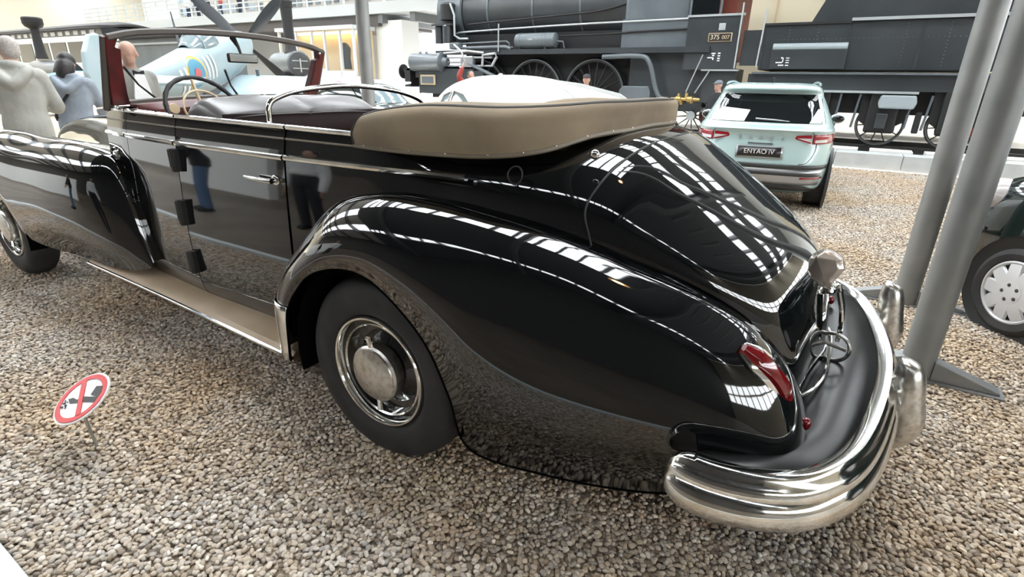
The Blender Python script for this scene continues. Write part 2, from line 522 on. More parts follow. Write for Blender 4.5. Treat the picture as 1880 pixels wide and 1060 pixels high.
def tail_pt(u, v):
    """u in stations (0..9), v 0..1 from base to top, near side"""
    u += NQ
    i = min(int(u*8), T.shape[0]-2); fu = u*8-i
    j = 2+v*14; j0 = min(int(j), 15); fv = j-j0
    p = (T[i, j0]*(1-fu)+T[i+1, j0]*fu)*(1-fv)+(T[i, j0+1]*(1-fu)+T[i+1, j0+1]*fu)*fv
    return p
# trunk lid seam (a thin dark groove with a bright edge)
def lid_line():
    pts = []
    for u, v in [(2.25, -0.13), (2.05, 0.05), (1.95, 0.2), (2.05, 0.4), (2.18, 0.6), (2.28, 0.8), (2.32, 1.0)]:
        pts.append(tail_pt(max(u, 0), max(v, 0)) if v >= 0 else T[int((u+NQ)*8), 1]*0.3+T[int((u+NQ)*8), 2]*0.7)
    return cr1(pts, 6)
L_ = lid_line()
Lf = np.concatenate([L_, MI(L_)[::-1][1:]], 0)
MB().tube(Lf, 0.0042, 6).build('trunk_lid_seam', M['rubber'], car)

# ---------------- rear fenders
rear_f = [  # crease, crest, shoulder, outer, lip
    [(-2.12, 1.58, .33), (-2.165, 1.45, .33), (-2.13, 1.355, .33), (-2.07, 1.312, .33), (-2.02, 1.308, .33)],
    [(-2.13, 1.58, .58), (-2.178, 1.43, .58), (-2.11, 1.335, .585), (-2.03, 1.303, .585), (-1.995, 1.31, .58)],
    [(-2.05, 1.57, .76), (-2.105, 1.435, .745), (-2.04, 1.335, .735), (-1.96, 1.296, .715), (-1.912, 1.31, .705)],
    [(-1.93, 1.565, .93), (-1.965, 1.44, .91), (-1.90, 1.335, .875), (-1.84, 1.29, .825), (-1.80, 1.31, .80)],
    [(-1.75, 1.56, 1.075), (-1.75, 1.44, 1.085), (-1.69, 1.335, 1.03), (-1.655, 1.282, .93), (-1.63, 1.31, .857)],
    [(-1.53, 1.555, 1.13), (-1.50, 1.45, 1.145), (-1.46, 1.345, 1.085), (-1.445, 1.28, .965), (-1.47, 1.31, .852)],
    [(-1.30, 1.55, 1.135), (-1.27, 1.46, 1.145), (-1.25, 1.35, 1.075), (-1.24, 1.277, .92), (-1.31, 1.31, .765)],
    [(-1.10, 1.55, 1.12), (-1.07, 1.462, 1.125), (-1.06, 1.352, 1.04), (-1.08, 1.278, .84), (-1.18, 1.312, .64)],
    [(-0.90, 1.55, 1.10), (-0.88, 1.468, 1.10), (-0.86, 1.357, 1.00), (-0.92, 1.28, .72), (-1.095, 1.322, .46)],
    [(-0.70, 1.57, 1.065), (-0.69, 1.482, 1.06), (-0.68, 1.375, .95), (-0.74, 1.297, .60), (-1.03, 1.365, .22)],
    [(-0.50, 1.60, 1.01), (-0.49, 1.51, 1.00), (-0.47, 1.405, .885), (-0.50, 1.335, .55), (-0.72, 1.42, .205)],
    [(-0.33, 1.635, .955), (-0.32, 1.545, .945), (-0.29, 1.445, .83), (-0.29, 1.385, .53), (-0.42, 1.49, .23)],
    [(-0.18, 1.68, .875), (-0.165, 1.60, .865), (-0.13, 1.495, .76), (-0.12, 1.44, .54), (-0.20, 1.53, .30)],
    [(-0.08, 1.735, .775), (-0.055, 1.66, .765), (-0.025, 1.565, .69), (-0.005, 1.50, .54), (-0.05, 1.56, .37)],
    [(-0.02, 1.81, .655), (0.005, 1.74, .65), (0.03, 1.65, .61), (0.042, 1.59, .53), (0.02, 1.63, .41)],
    [(0.01, 1.89, .55), (0.025, 1.83, .545), (0.042, 1.76, .53), (0.048, 1.71, .49), (0.03, 1.72, .42)],
]
FN = cr2(rear_f, 6, 8)
for far in (False, True):
    A = MI(FN) if far else FN
    MB().grid(A).build('rear_fender', M['paint'], car, ang=80)
    lipc = A[:, -1]
    MB().tube(lipc, 0.004, 6).build('fender_lip', M['paint_matte'], car)
    # chrome stone guard on the leading edge
    S = cr2(np.array(rear_f)[0:3], 6, 8)[:8, 6:]
    S = np.array(S); S[..., 1] -= 0.006; S[..., 0] -= 0.006
    MB().grid(MI(S) if far else S).build('stone_guard', M['chrome'], car, solid=0.004)
# wheel wells
for far in (False, True):
    for xw in (-1.516, -5.646):
        b = MB()
        A = []
        for t in np.linspace(-0.25, PI+0.25, 20):
            r = 0.475
            A.append([(xw+r*math.cos(t), 1.335, .40+r*math.sin(t)), (xw+r*math.cos(t), 1.72, .40+r*math.sin(t))])
        A = np.array(A)
        b.grid(A)
        n0 = len(b.v)
        back = [(p[1][0], p[1][1], p[1][2]) for p in A]
        b.add(back, [tuple(range(len(back)))])
        if far: b.v = [tuple(q) for q in MI(np.array(b.v))]
        b.build('wheel_well', M['paint_matte'], car)

# ---------------- wheels
M['rim_black'] = mat('rim_black_enamel', (0.006, 0.006, 0.007), 0.12, 0, 0.5, 0.5)
def car_wheel(xw, near=True):
    s = 1 if near else -1
    yo = 1.365 if near else 2*YC-1.365
    ax = (0, -s, 0)                                 # outward
    c0 = (xw, yo, 0.406)
    b = MB().lathe([(.248, -.02), (.262, .002), (.29, .012), (.335, .014), (.38, .004), (.405, -.022), (.417, -.06), (.418, -.13), (.405, -.165), (.375, -.19), (.29, -.20), (.245, -.18)], c0, ax, 72)
    t = b.build('tyre', M['tyre'], car)
    MB().lathe([(.238, -.03), (.253, -.012), (.252, .0), (.246, .008), (.238, .007), (.232, -.004), (.230, -.03)], c0, ax, 72).build('trim_ring', M['chrome'], car)
    MB().lathe([(.214, -.05), (.215, -.024), (.209, -.016), (.203, -.022), (.199, -.075)], c0, ax, 72).build('inner_ring', M['chrome'], car)
    MB().lathe([(.236, -.02), (.225, -.03), (.212, -.036), (.202, -.07), (.17, -.078), (.14, -.06), (.11, -.05), (.09, -.02), (.0, -.02)], c0, ax, 56).build('wheel_disc', M['rim_black'], car)
    cp = MB().lathe([(.122, -.04), (.127, .0), (.126, .014), (.118, .022), (.114, .022), (.112, .027), (.08, .036), (.04, .041), (.001, .042)], c0, ax, 56).build('hub_cap', M['old_chrome'], car)
    for a in (1, -1):
        b = MB().tube([(xw-.01*a, yo-s*.006, .406+a*.105), (xw-.018*a, yo-s*.012, .406+a*.145), (xw-.02*a, yo-s*.014, .406+a*.165)], [.014, .012, .014], 8)
        b.build('knock_off_ear', M['chrome'], cp)
for xw in (-1.516, -5.646):
    car_wheel(xw, True); car_wheel(xw, False)

# ---------------- front fenders and bonnet
front_f = [  # lip bottom outer -> outer -> shoulder -> crest -> inner
    [(-3.68, 1.50, .395), (-3.67, 1.505, .41), (-3.665, 1.515, .43), (-3.665, 1.53, .44), (-3.665, 1.56, .44)],
    [(-3.78, 1.46, .375), (-3.765, 1.455, .52), (-3.75, 1.475, .68), (-3.745, 1.51, .78), (-3.745, 1.57, .79)],
    [(-3.95, 1.44, .355), (-3.90, 1.395, .57), (-3.87, 1.42, .86), (-3.855, 1.495, 1.02), (-3.855, 1.59, 1.03)],
    [(-4.2, 1.43, .345), (-4.14, 1.345, .60), (-4.08, 1.36, .93), (-4.04, 1.48, 1.09), (-4.03, 1.63, 1.10)],
    [(-4.55, 1.43, .34), (-4.48, 1.315, .62), (-4.42, 1.34, .95), (-4.38, 1.48, 1.13), (-4.36, 1.68, 1.11)],
    [(-5.0, 1.385, .345), (-4.95, 1.305, .62), (-4.92, 1.34, .96), (-4.9, 1.50, 1.135), (-4.9, 1.74, 1.08)],
    [(-5.20, 1.335, .42), (-5.22, 1.30, .66), (-5.25, 1.34, .98), (-5.28, 1.51, 1.15), (-5.28, 1.76, 1.06)],
    [(-5.33, 1.33, .62), (-5.42, 1.30, .80), (-5.52, 1.35, 1.01), (-5.55, 1.52, 1.15), (-5.55, 1.78, 1.03)],
    [(-5.646, 1.33, .80), (-5.67, 1.305, .90), (-5.72, 1.37, 1.04), (-5.75, 1.53, 1.13), (-5.75, 1.79, 1.0)],
    [(-5.95, 1.33, .64), (-6.03, 1.32, .80), (-6.10, 1.39, .97), (-6.10, 1.54, 1.06), (-6.05, 1.80, .95)],
    [(-6.08, 1.33, .40), (-6.22, 1.34, .62), (-6.34, 1.41, .83), (-6.34, 1.55, .92), (-6.25, 1.80, .86)],
    [(-6.10, 1.35, .33), (-6.33, 1.40, .45), (-6.46, 1.47, .62), (-6.46, 1.58, .70), (-6.38, 1.80, .70)],
    [(-6.15, 1.42, .30), (-6.34, 1.48, .34), (-6.46, 1.54, .42), (-6.47, 1.64, .46), (-6.42, 1.80, .46)],
]
FF = cr2(front_f, 6, 8)
for far in (False, True):
    MB().grid(MI(FF) if far else FF).build('front_fender', M['paint'], car, ang=80)
# bonnet: ribs across
hood_st = [(-3.97, .71, 1.0, 1.355), (-4.3, .62, .98, 1.335), (-4.9, .47, .95, 1.29), (-5.6, .34, .92, 1.235), (-6.2, .26, .88, 1.16), (-6.42, .20, .8, 1.05), (-6.5, .14, .70, .90)]
H_ = []
for x, wd, zs, zt in hood_st:
    R = [(x, YC-wd-.02, .55), (x, YC-wd-.01, (zs+.55)/2)]
    for k in range(11):
        t = PI/2*k/10
        R.append((x, YC-wd*math.cos(t)**(2/2.6), zs+(zt-zs)*math.sin(t)**(2/2.2)))
    H_.append(R)
H_ = np.array(H_); H_ = np.stack([cr1(H_[:, j], 6) for j in range(H_.shape[1])], 1)
Hf = np.concatenate([H_, MI(H_)[:, ::-1][:, 1:]], 1)
MB().grid(Hf).build('bonnet', M['paint'], car, ang=70)
# cowl top, between bonnet and windscreen
b = MB()
A = []
for x, z in ((-4.14, 1.352), (-3.95, 1.372), (-3.76, 1.37)):
    A.append([(x, 1.60+(YC-1.60)*k/8, z+0.045*math.sin(PI/2*k/8)) for k in range(9)])
A = np.array(A)
MB().grid(np.concatenate([A, MI(A)[:, ::-1][:, 1:]], 1)).build('cowl_top', M['paint'], car, solid=0.01)
# radiator grille at the nose
b = MB()
for k in range(9):
    y = YC-.12+.03*k
    b.tube([(-6.52, y, .45), (-6.56, y, .75), (-6.50, y, 1.0)], .008, 6, smooth=4)
b.tube([(-6.53, YC-.14, .42), (-6.57, YC-.15, .75), (-6.5, YC-.06, 1.05), (-6.5, YC+.06, 1.05), (-6.57, YC+.15, .75), (-6.53, YC+.14, .42)], .014, 8, smooth=5)
b.build('radiator_grille', M['chrome'], car)
for s in (-1, 1):
    lamp = MB().lathe([(.02, .16), (.09, .10), (.12, 0), (.118, -.02)], (-6.48, YC+s*.52, .80), (1, 0, 0), 32).build('headlamp', M['chrome'], car)
    MB().lathe([(.112, 0), (.08, -.025), (.001, -.035)], (-6.49, YC+s*.52, .80), (1, 0, 0), 32).build('lens', M['amber_glass'], lamp)
# louvre bars on the bonnet flank, near the cowl
def bonnet_y(x, z):
    R = np.array([H_[i] for i in np.argsort([abs(r[0, 0]-x) for r in H_])[:1]])[0]
    return float(np.interp(z, R[:, 2], R[:, 1]))
for far in (False, True):
    for k in range(4):
        z = 1.285-.045*k
        P = np.array([(x, bonnet_y(x, z-.02*(-4.0-x))-.006, z-.02*(-4.0-x)) for x in np.linspace(-4.07, -4.46+.03*k, 6)])
        MB().tube(MI(P) if far else P, [.012, .012, .011, .010, .008, .005], 8).build('louvre_bar', M['chrome'], car)

# ---------------- running boards
for far in (False, True):
    A = []
    for x, yo in ((-4.5, 1.455), (-3.3, 1.425), (-2.1, 1.372)):
        A.append([(x, 1.62, .345), (x, 1.56, .345), (x, 1.50, .338), (x, yo+.02, .318), (x, yo, .298), (x, yo, .27), (x, 1.62, .27)])
    A = np.array(A)
    A = np.stack([cr1(A[:, j], 6) for j in range(A.shape[1])], 1)
    if far: A = MI(A)
    rb = MB().grid(A, closev=True).build('running_board', M['board'], car, ang=30)
    P = np.array([(-4.5, 1.452, .292), (-3.3, 1.421, .292), (-2.1, 1.368, .292)])
    MB().tube(MI(P) if far else P, .010, 8, smooth=6).build('edge_strip', M['chrome'], rb)

# ---------------- chrome strips along the side
def side_strip(name, pts, r, m='chrome', flat=1.0):
    for far in (False, True):
        P = cr1(pts, 8)
        MB().tube(MI(P) if far else P, r, 8).build(name, M[m], car)
def yside(x, z):
    R = np.array(tub_rib(x)); return float(np.interp(z, R[:, 2], R[:, 1]))
for (x0, x1) in ((-4.04, -3.74), (-3.725, -3.118), (-3.102, -2.197), (-2.183, -1.70)):
    side_strip('belt_moulding', [(x, yside(x, 1.35)-.004, np.interp(x, [-4.15, -3.8, -2.2, -1.2], [1.365, 1.362, 1.352, 1.345])-.002) for x in np.linspace(x0, x1, 4)], .011)
    side_strip('pinstripe_bead', [(x, yside(x, 1.30)-.002, 1.300) for x in np.linspace(x0, x1, 4)], .005, 'bead')
for (x0, x1) in ((-4.04, -3.74), (-3.725, -3.118), (-3.102, -2.197)):
    side_strip('side_moulding', [(x, yside(x, 1.215)-.004, 1.217) for x in np.linspace(x0, x1, 4)], .0135)
P = [(x, yside(max(x, -4), 1.215)-.004, z) for x, z in ((-2.183, 1.219), (-1.8, 1.223), (-1.45, 1.228), (-1.17, 1.232))]
side_strip('side_moulding', P, .0135)

# hinges, handles
for far in (False, True):
    for z, h in ((1.13, .12), (.845, .14), (.555, .13)):
        x = -3.11; y = yside(x, z)
        b = MB()
        b.box((x, y-.014, z), (.055, .035, h))
        b.box((x-.012, y-.032, z+.01), (.02, .012, h*.8))
        b.tube([(x+.012, y-.03, z-h*.5), (x+.012, y-.03, z+h*.52)], .012, 8)
        if far: b.v = [tuple(q) for q in MI(np.array(b.v))]
        b.build('hinge', M['rubber'], doors['r', far], bevel=.004)
    y = yside(-2.3, 1.12)
    b = MB().tube([(-2.44, y-.045, 1.115), (-2.36, y-.045, 1.112), (-2.29, y-.04, 1.11), (-2.25, y-.035, 1.11)], [.007, .011, .012, .012], 10, smooth=4)
    b.tube([(-2.265, y-.04, 1.11), (-2.265, y+.005, 1.11)], .013, 10)
    b.ball((-2.265, y-.004, 1.11), (.03, .008, .024))
    if far: b.v = [tuple(q) for q in MI(np.array(b.v))]
    b.build('door_handle', M['chrome'], doors['r', far])
    b = MB().lathe([(.035, 0), (.043, .008), (.05, .0)], (-3.94, yside(-3.94, 1.085)-.004, 1.085), (0, -1, 0), 28)
    b.ball((-3.94, yside(-3.94, 1.085)-.004, 1.085), (.04, .012, .03))
    if far: b.v = [tuple(q) for q in MI(np.array(b.v))]
    b.build('side_lamp_bezel', M['chrome'], car)

# fuel cap ring and tonneau stud
for (px, pz, r) in ((-0.966, 1.262, .029),):
    b = MB()
    b.tube([(px+r*math.cos(a), 1.551-.004+.012*max(0, math.sin(a)), pz+r*math.sin(a)) for a in np.arange(24)/24*2*PI], .003, 6, closed=True)
    b.build('fuel_flap', M['rubber'], car)
MB().ball((-0.71, 1.62, 1.345), (.016, .012, .016)).build('tonneau_stud', M['chrome'], car)

# ---------------- folded roof cover (tonneau)
ton = [  # bottom outer, mid outer, top ridge, top inner, inner bottom
    [(-1.735, 1.545, 1.305), (-1.735, 1.54, 1.36), (-1.70, 1.56, 1.415), (-1.66, 1.66, 1.42), (-1.65, 1.72, 1.31)],
    [(-1.60, 1.538, 1.303), (-1.60, 1.525, 1.38), (-1.59, 1.56, 1.440), (-1.58, 1.68, 1.445), (-1.58, 1.76, 1.32)],
    [(-1.365, 1.54, 1.304), (-1.365, 1.525, 1.39), (-1.36, 1.555, 1.464), (-1.36, 1.72, 1.470), (-1.36, 1.82, 1.35)],
    [(-1.08, 1.55, 1.316), (-1.075, 1.54, 1.40), (-1.07, 1.59, 1.466), (-1.10, 1.78, 1.475), (-1.14, 1.88, 1.37)],
    [(-.905, 1.625, 1.342), (-.895, 1.63, 1.41), (-.895, 1.675, 1.476), (-.95, 1.86, 1.483), (-1.0, 1.94, 1.39)],
    [(-.80, 1.79, 1.386), (-.795, 1.80, 1.435), (-.80, 1.83, 1.488), (-.87, 1.97, 1.492), (-.93, 2.02, 1.41)],
    [(-.755, 2.02, 1.396), (-.75, 2.02, 1.44), (-.755, 2.035, 1.491), (-.82, 2.12, 1.494), (-.89, 2.14, 1.42)],
    [(-.755, 2.28, 1.400), (-.75, 2.28, 1.445), (-.755, 2.28, 1.493), (-.81, 2.28, 1.496), (-.88, 2.28, 1.42)],
]
TN = np.array(ton)
TNf = np.concatenate([TN, MI(TN)[::-1][1:]], 0)
TD = cr2(TNf, 8, 8)
b = MB().grid(TD)
tn = b.build('roof_cover', M['canvas'], car, ang=70, solid=0.008)
MB().tube(TD[:, 17], .009, 6).build('cover_piping', M['welt'], tn)
MB().tube(TD[:, 0], .010, 6).build('cover_bead', M['bead'], tn)
for i in (0, -1):
    MB().tube(TD[i, :18], .008, 6).build('cover_piping', M['welt'], tn)
for k in range(4, TD.shape[0]-4, 5):
    MB().ball(TD[k, 0]+np.array([0.004, -.006 if k < TD.shape[0]/2 else .006, 0.004]), .0045, 8, 5).build('cover_stud', M['chrome'], tn)
# folded cloth bundle below the cover's open middle
A = []
for x, z in ((-1.62, 1.29), (-1.3, 1.37), (-1.0, 1.40), (-.9, 1.39)):
    A.append([(x, YC+s*.52, z) for s in (-1, -.5, 0, .5, 1)])
MB().grid(cr2(A, 4, 4)).build('folded_roof', M['canvas_top'], car, solid=.02)

# ---------------- rear bumper, apron, overriders
bp_pts = [(-.278, 1.318), (-.16, 1.303), (-.03, 1.335), (.085, 1.42), (.175, 1.60), (.232, 1.90), (.260, 2.28)]
bp_pts = bp_pts+[(x, 2*YC-y) for x, y in bp_pts[::-1][1:]]
BP = cr1([(x, y, 0) for x, y in bp_pts], 10)
Tn = np.gradient(BP, axis=0); Tn /= np.linalg.norm(Tn, axis=1)[:, None]
Nn = np.stack([Tn[:, 1], -Tn[:, 0], 0*Tn[:, 0]], 1)          # outward
prof = [(-.030, .592), (-.01, .604), (.012, .606), (.024, .594), (.026, .582), (.036, .574), (.046, .552), (.044, .538), (.056, .525), (.064, .495), (.060, .465), (.040, .438), (.012, .428), (-.015, .432), (-.02, .45), (-.012, .52)]
A = []
nB = len(BP)
for i in range(nB):
    e = min(i, nB-1-i)
    k = 1 if e > 7 else math.sqrt(max(0.0, 1-((7-e)/7)**2))*0.96+.04
    zc = .515
    A.append([BP[i]+Nn[i]*n_*(.35+.65*k)+np.array([0, 0, zc+(z-zc)*(.25+.75*k)]) for n_, z in prof])
A = np.array(A)
bmp = MB().grid(A, closev=True)
n_ = len(prof)
bmp.f.append(tuple(range(n_))); bmp.f.append(tuple((nB-1)*n_+i for i in range(n_))[::-1])
bumper = bmp.build('rear_bumper', M['chrome'], car, ang=50)
def overrider(yc_, xo, h):
    sec = []
    for z, x_, wd, th in ((.30, .05, .035, .02), (.36, .085, .055, .05), (.45, .10, .065, .06), (.55, .085, .062, .055), (.63, .075, .058, .05), (.68, .065, .045, .035), (.70, .05, .02, .012)):
        z = .30+(z-.30)*h
        R = []
        for a in np.arange(14)/14*2*PI:
            R.append((xo+x_+th*math.cos(a), yc_+wd*math.sin(a), z))
        sec.append(R)
    S = np.array(sec); S = np.stack([cr1(S[:, j], 4) for j in range(14)], 1)
    b = MB().grid(S, closev=True)
    b.f.append(tuple(range(14))); b.f.append(tuple((S.shape[0]-1)*14+i for i in range(14)))
    return b.build('overrider', M['old_chrome'], bumper, ang=60)
overrider(2.16, .245, .93); overrider(2.98, .205, 1.02)
# black valance between body and bumper
P1 = BP[7:-7]-Nn[7:-7]*.02
inner = []
for q in P1:
    t = (q[1]-YC)
    xi = np.interp(abs(t), [0, .35, .62, .80, .93, 1.02], [-.05, -.05, -.05, -.15, -.22, -.28])
    yi = YC+t*np.interp(abs(t), [0, .4, .8, 1.02], [.9, .86, .84, .86])
    inner.append((min(xi, q[0]-.01), yi, .535))
A = np.array([[(*q[:2], .566), (q[0]*.5+i_[0]*.5, q[1]*.5+i_[1]*.5, .555), i_] for q, i_ in zip(P1, inner)])
M['valance'] = mat('dull_black_enamel', (0.012, 0.013, 0.014), 0.30, 0, 0.5)
MB().grid(A).build('rear_valance', M['valance'], car, solid=.006)

# ---------------- tail lamps
def fp(i, j): return FN[int(i*6), int(j*8)]
for far in (False, True):
    # long red lens on the fender crest with a chrome surround
    cen = [np.array(q) for q in ((-.165, 1.535, .845), (-.105, 1.555, .80), (-.06, 1.58, .745), (-.03, 1.605, .685))]
    cen = cr1(cen, 5)
    nrm = np.array([.62, -.52, .58]); nrm /= np.linalg.norm(nrm)
    def lens(half, h, taper, off):
        A = []
        T_ = np.gradient(cen, axis=0); T_ /= np.linalg.norm(T_, axis=1)[:, None]
        for i in range(len(cen)):
            s = i/(len(cen)-1)
            kk = taper(s)
            S = np.cross(T_[i], nrm); S /= np.linalg.norm(S)
            N2 = np.cross(S, T_[i])
            A.append([cen[i]+S*half*kk*c_+N2*(off+h*kk*h_) for c_, h_ in ((-1, -1), (-1, .35), (-.55, .9), (.15, 1), (.7, .75), (1, .2), (1, -1))])
        return np.array(A)
    tp = lambda s: .55+.45*min(1, s*5) if s < .2 else (1 if s < .8 else 1-.35*(s-.8)/.2)
    B0 = lens(.040, .014, tp, .002); A0 = lens(.029, .024, tp, .005)
    for nm, Q, mt in (('tail_lamp_bezel', B0, 'chrome'), ('tail_lamp', A0, 'red_glass')):
        b = MB().grid(MI(Q) if far else Q, closev=True)
        k = Q.shape[1]
        b.f.append(tuple(range(k))); b.f.append(tuple((Q.shape[0]-1)*k+i for i in range(k)))
        b.build(nm, M[mt], car, ang=35)
    c = np.array([.038, 1.668, .587])
    b = MB().ball(c, (.016, .018, .022))
    if far: b.v = [tuple(q) for q in MI(np.array(b.v))]
    b.build('reflector', M['red_glass'], car)

# ---------------- number plate lamp, lid handle
lampb = MB()
S = []
for z, x0, x1, wd in ((.985, -.03, .0, .03), (.965, -.05, .035, .05), (.93, -.04, .05, .055), (.87, -.02, .025, .045), (.845, -.02, .015, .04)):
    S.append([(x0, YC-wd, z), (x1-.02, YC-wd, z), (x1, YC-wd*.6, z), (x1, YC+wd*.6, z), (x1-.02, YC+wd, z), (x0, YC+wd, z)])
lampb.grid(np.array(S), closev=True); lampb.f.append(tuple(range(6))); lampb.f.append(tuple(24+i for i in range(6))[::-1])
lp = lampb.build('plate_lamp', M['amber_glass'], car, bevel=.004)
MB().tube([(-.02, YC-.06, .85), (.025, YC-.05, .845), (.025, YC+.05, .845), (-.02, YC+.06, .85)], .014, 8, smooth=3).build('lamp_base', M['chrome'], lp)
b = MB()
b.tube([(.05, YC-.03, .84), (.075, YC-.03, .76), (.085, YC-.015, .68), (.085, YC+.015, .68), (.075, YC+.03, .76), (.05, YC+.03, .84)], .009, 8, smooth=5)
b.tube([(.045, YC, .86), (.08, YC, .74), (.085, YC, .63)], .008, 8, smooth=4)
b.build('lid_handle', M['chrome'], car)
b = MB()
b.tube([(.075+.056*math.cos(a), YC-.03-.012*math.cos(a), .615+.056*math.sin(a)) for a in np.arange(28)/28*2*PI], .0075, 8, closed=True)
b.tube([(.03, YC-.03, .63), (.12, YC-.035, .615)], .008, 8)
b.build('lid_lock_ring', M['old_chrome'], car)
bead = cr1([(-.03, 1.80, .575), (.015, 1.885, .57), (.045, 1.97, .567), (.066, 2.10, .565), (.072, 2.28, .565)], 6)
MB().tube(np.concatenate([bead, MI(bead)[::-1][1:]], 0), .007, 8).build('tail_bead', M['chrome'], car)

# ---------------- windscreen
def wsx(z): return -3.83+(z-1.37)*.42
ws_top = cr1([(wsx(1.755), 1.545, 1.748), (wsx(1.79), 1.70, 1.785), (wsx(1.815), 1.98, 1.810), (wsx(1.82), 2.28, 1.818), (wsx(1.815), 2.58, 1.810), (wsx(1.79), 2.86, 1.785), (wsx(1.755), 3.015, 1.748)], 6)
def bar(P, dx, dz, nm, m, par=None):
    P = np.asarray(P); A = []
    for q in P:
        A.append([(q[0]+a*dx/2, q[1], q[2]+e*dz/2) for a, e in ((-1, -.6), (-.6, -1), (.6, -1), (1, -.6), (1, .6), (.5, 1), (-.5, 1), (-1, .6))])
    b = MB().grid(np.array(A), closev=True); b.f.append(tuple(range(8))); b.f.append(tuple((len(P)-1)*8+i for i in range(8))[::-1])
    return b.build(nm, M[m], par or car, ang=50)
ws = bar(ws_top, .062, .036, 'windscreen_frame', 'frame_brown')
for s in (0, 1):
    A = []
    for z, y0, y1, d in ((1.365, 1.555, 1.655, .075), (1.45, 1.548, 1.635, .07), (1.6, 1.54, 1.615, .065), (1.69, 1.535, 1.61, .06), (1.70, 1.535, 1.58, .06), (1.755, 1.535, 1.60, .06)):
        x = wsx(z)
        A.append([(x-d/2, y0, z), (x+d/2, y0, z), (x+d/2, y1, z), (x-d/2, y1, z)])
    A = np.array(A)
    if s: A = MI(A)
    b = MB().grid(A, closev=True); b.f.append((0, 1, 2, 3)); b.f.append((20, 21, 22, 23))
    pl = b.build('windscreen_pillar', M['maroon'], car, smooth=False, bevel=.006)
    P = np.array([(wsx(z)+.0, 1.535, z) for z in (1.36, 1.5, 1.62, 1.755)])
    MB().tube(MI(P) if s else P, .02, 8).build('pillar_trim', M['frame_brown'], pl)
    b = MB().box((-3.79, 1.60, 1.378), (.12, .11, .022))
    if s: b.v = [tuple(q) for q in MI(np.array(b.v))]
    b.build('pillar_foot', M['chrome'], pl, bevel=.008)
    b = MB().ball((wsx(1.74)+.035, 1.59, 1.735), .01)
    if s: b.v = [tuple(q) for q in MI(np.array(b.v))]
    b.build('roof_catch', M['chrome'], pl)
bar([(wsx(1.40), y, 1.395+.03*math.sin(PI*(y-1.6)/1.36)) for y in np.linspace(1.60, 2.96, 12)], .045, .03, 'windscreen_rail', 'frame_brown')
gl = MB()
top_in = [(wsx(1.6)+(z-1.6)*.42, y, z-.012) for x, y, z in ws_top if 1.6 < y < 2.96]
A = np.array([[(wsx(1.40), y, 1.40+.03*math.sin(PI*(y-1.6)/1.36)), (wsx((1.4+z)/2), y, (1.4+z)/2), (wsx(z), y, z)] for x, y, z in top_in])
gl.grid(A).build('windscreen_glass', M['glass'], car)
# wipers, mirror
for y0, dy in ((1.80, -.16), (2.36, -.10)):
    P = [(wsx(1.42)-.03, y0+.03, 1.415), (wsx(1.5)-.02, y0+dy*.5, 1.50), (wsx(1.6)-.02, y0+dy, 1.60)]
    MB().tube(P, [.008, .006, .008], 6).build('wiper', M['rubber'], car)
xm = wsx(1.70)+.10; ym = 2.30
mir = MB().box((xm, ym, 1.672), (.022, .215, .058)).build('rear_view_mirror', M['rubber'], car, bevel=.012)
MB().box((xm+.013, ym, 1.672), (.004, .195, .044)).build('mirror_glass', M['mirror_grey'], mir, bevel=.001)
MB().tube([(xm-.01, ym, 1.69), (xm-.03, ym, 1.74), (xm-.08, ym, 1.80)], [.008, .010, .02], 8).build('mirror_stem', M['rubber'], mir)

# ---------------- dashboard, steering wheel, seats
b = MB()
A = []
for x, z in ((-3.79, 1.385), (-3.66, 1.385), (-3.60, 1.355), (-3.59, 1.25), (-3.62, 1.05)):
    A.append([(x, y, z+(.03 if z > 1.3 else 0)*math.sin(PI*(y-1.62)/1.32)) for y in np.linspace(1.62, 2.94, 9)])
MB().grid(np.array(A)).build('dashboard', M['maroon'], car, solid=.01)
b = MB().lathe([(.03, 0), (.034, .006), (.03, .012), (.001, .012)], (-3.60, 1.80, 1.365), (1, 0, .3), 20)
b.build('dash_knob', M['ivory'], car)
sw_c = np.array([-3.24, 1.800, 1.365]); sw_ax = np.array([.86, 0, .50]); sw_ax /= np.linalg.norm(sw_ax)
u_ = np.array([0, 1.0, 0]); v_ = np.cross(sw_ax, u_)
ring = lambda r, off=0: [sw_c+sw_ax*off+r*(math.cos(a)*u_+math.sin(a)*v_) for a in np.arange(56)/56*2*PI]
rr_ = .0125+.0012*np.sign(np.sin(np.arange(56)/56*2*PI*20))
sw = MB().tube(ring(.212), rr_, 10, closed=True).build('steering_wheel', M['rubber'], car)
MB().tube(ring(.125, .012), .006, 8, closed=True).build('horn_ring', M['ivory'], sw)
b = MB()
for a in (PI/2, PI/2+2.1, PI/2-2.1, ):
    b.tube([sw_c+sw_ax*(-.03), sw_c+.2*(math.cos(a)*u_+math.sin(a)*v_)], [.012, .008], 8)
b.build('wheel_spoke', M['ivory'], sw)
MB().tube([sw_c, sw_c-sw_ax*.5], .022, 10).build('steering_column', M['rubber'], sw)
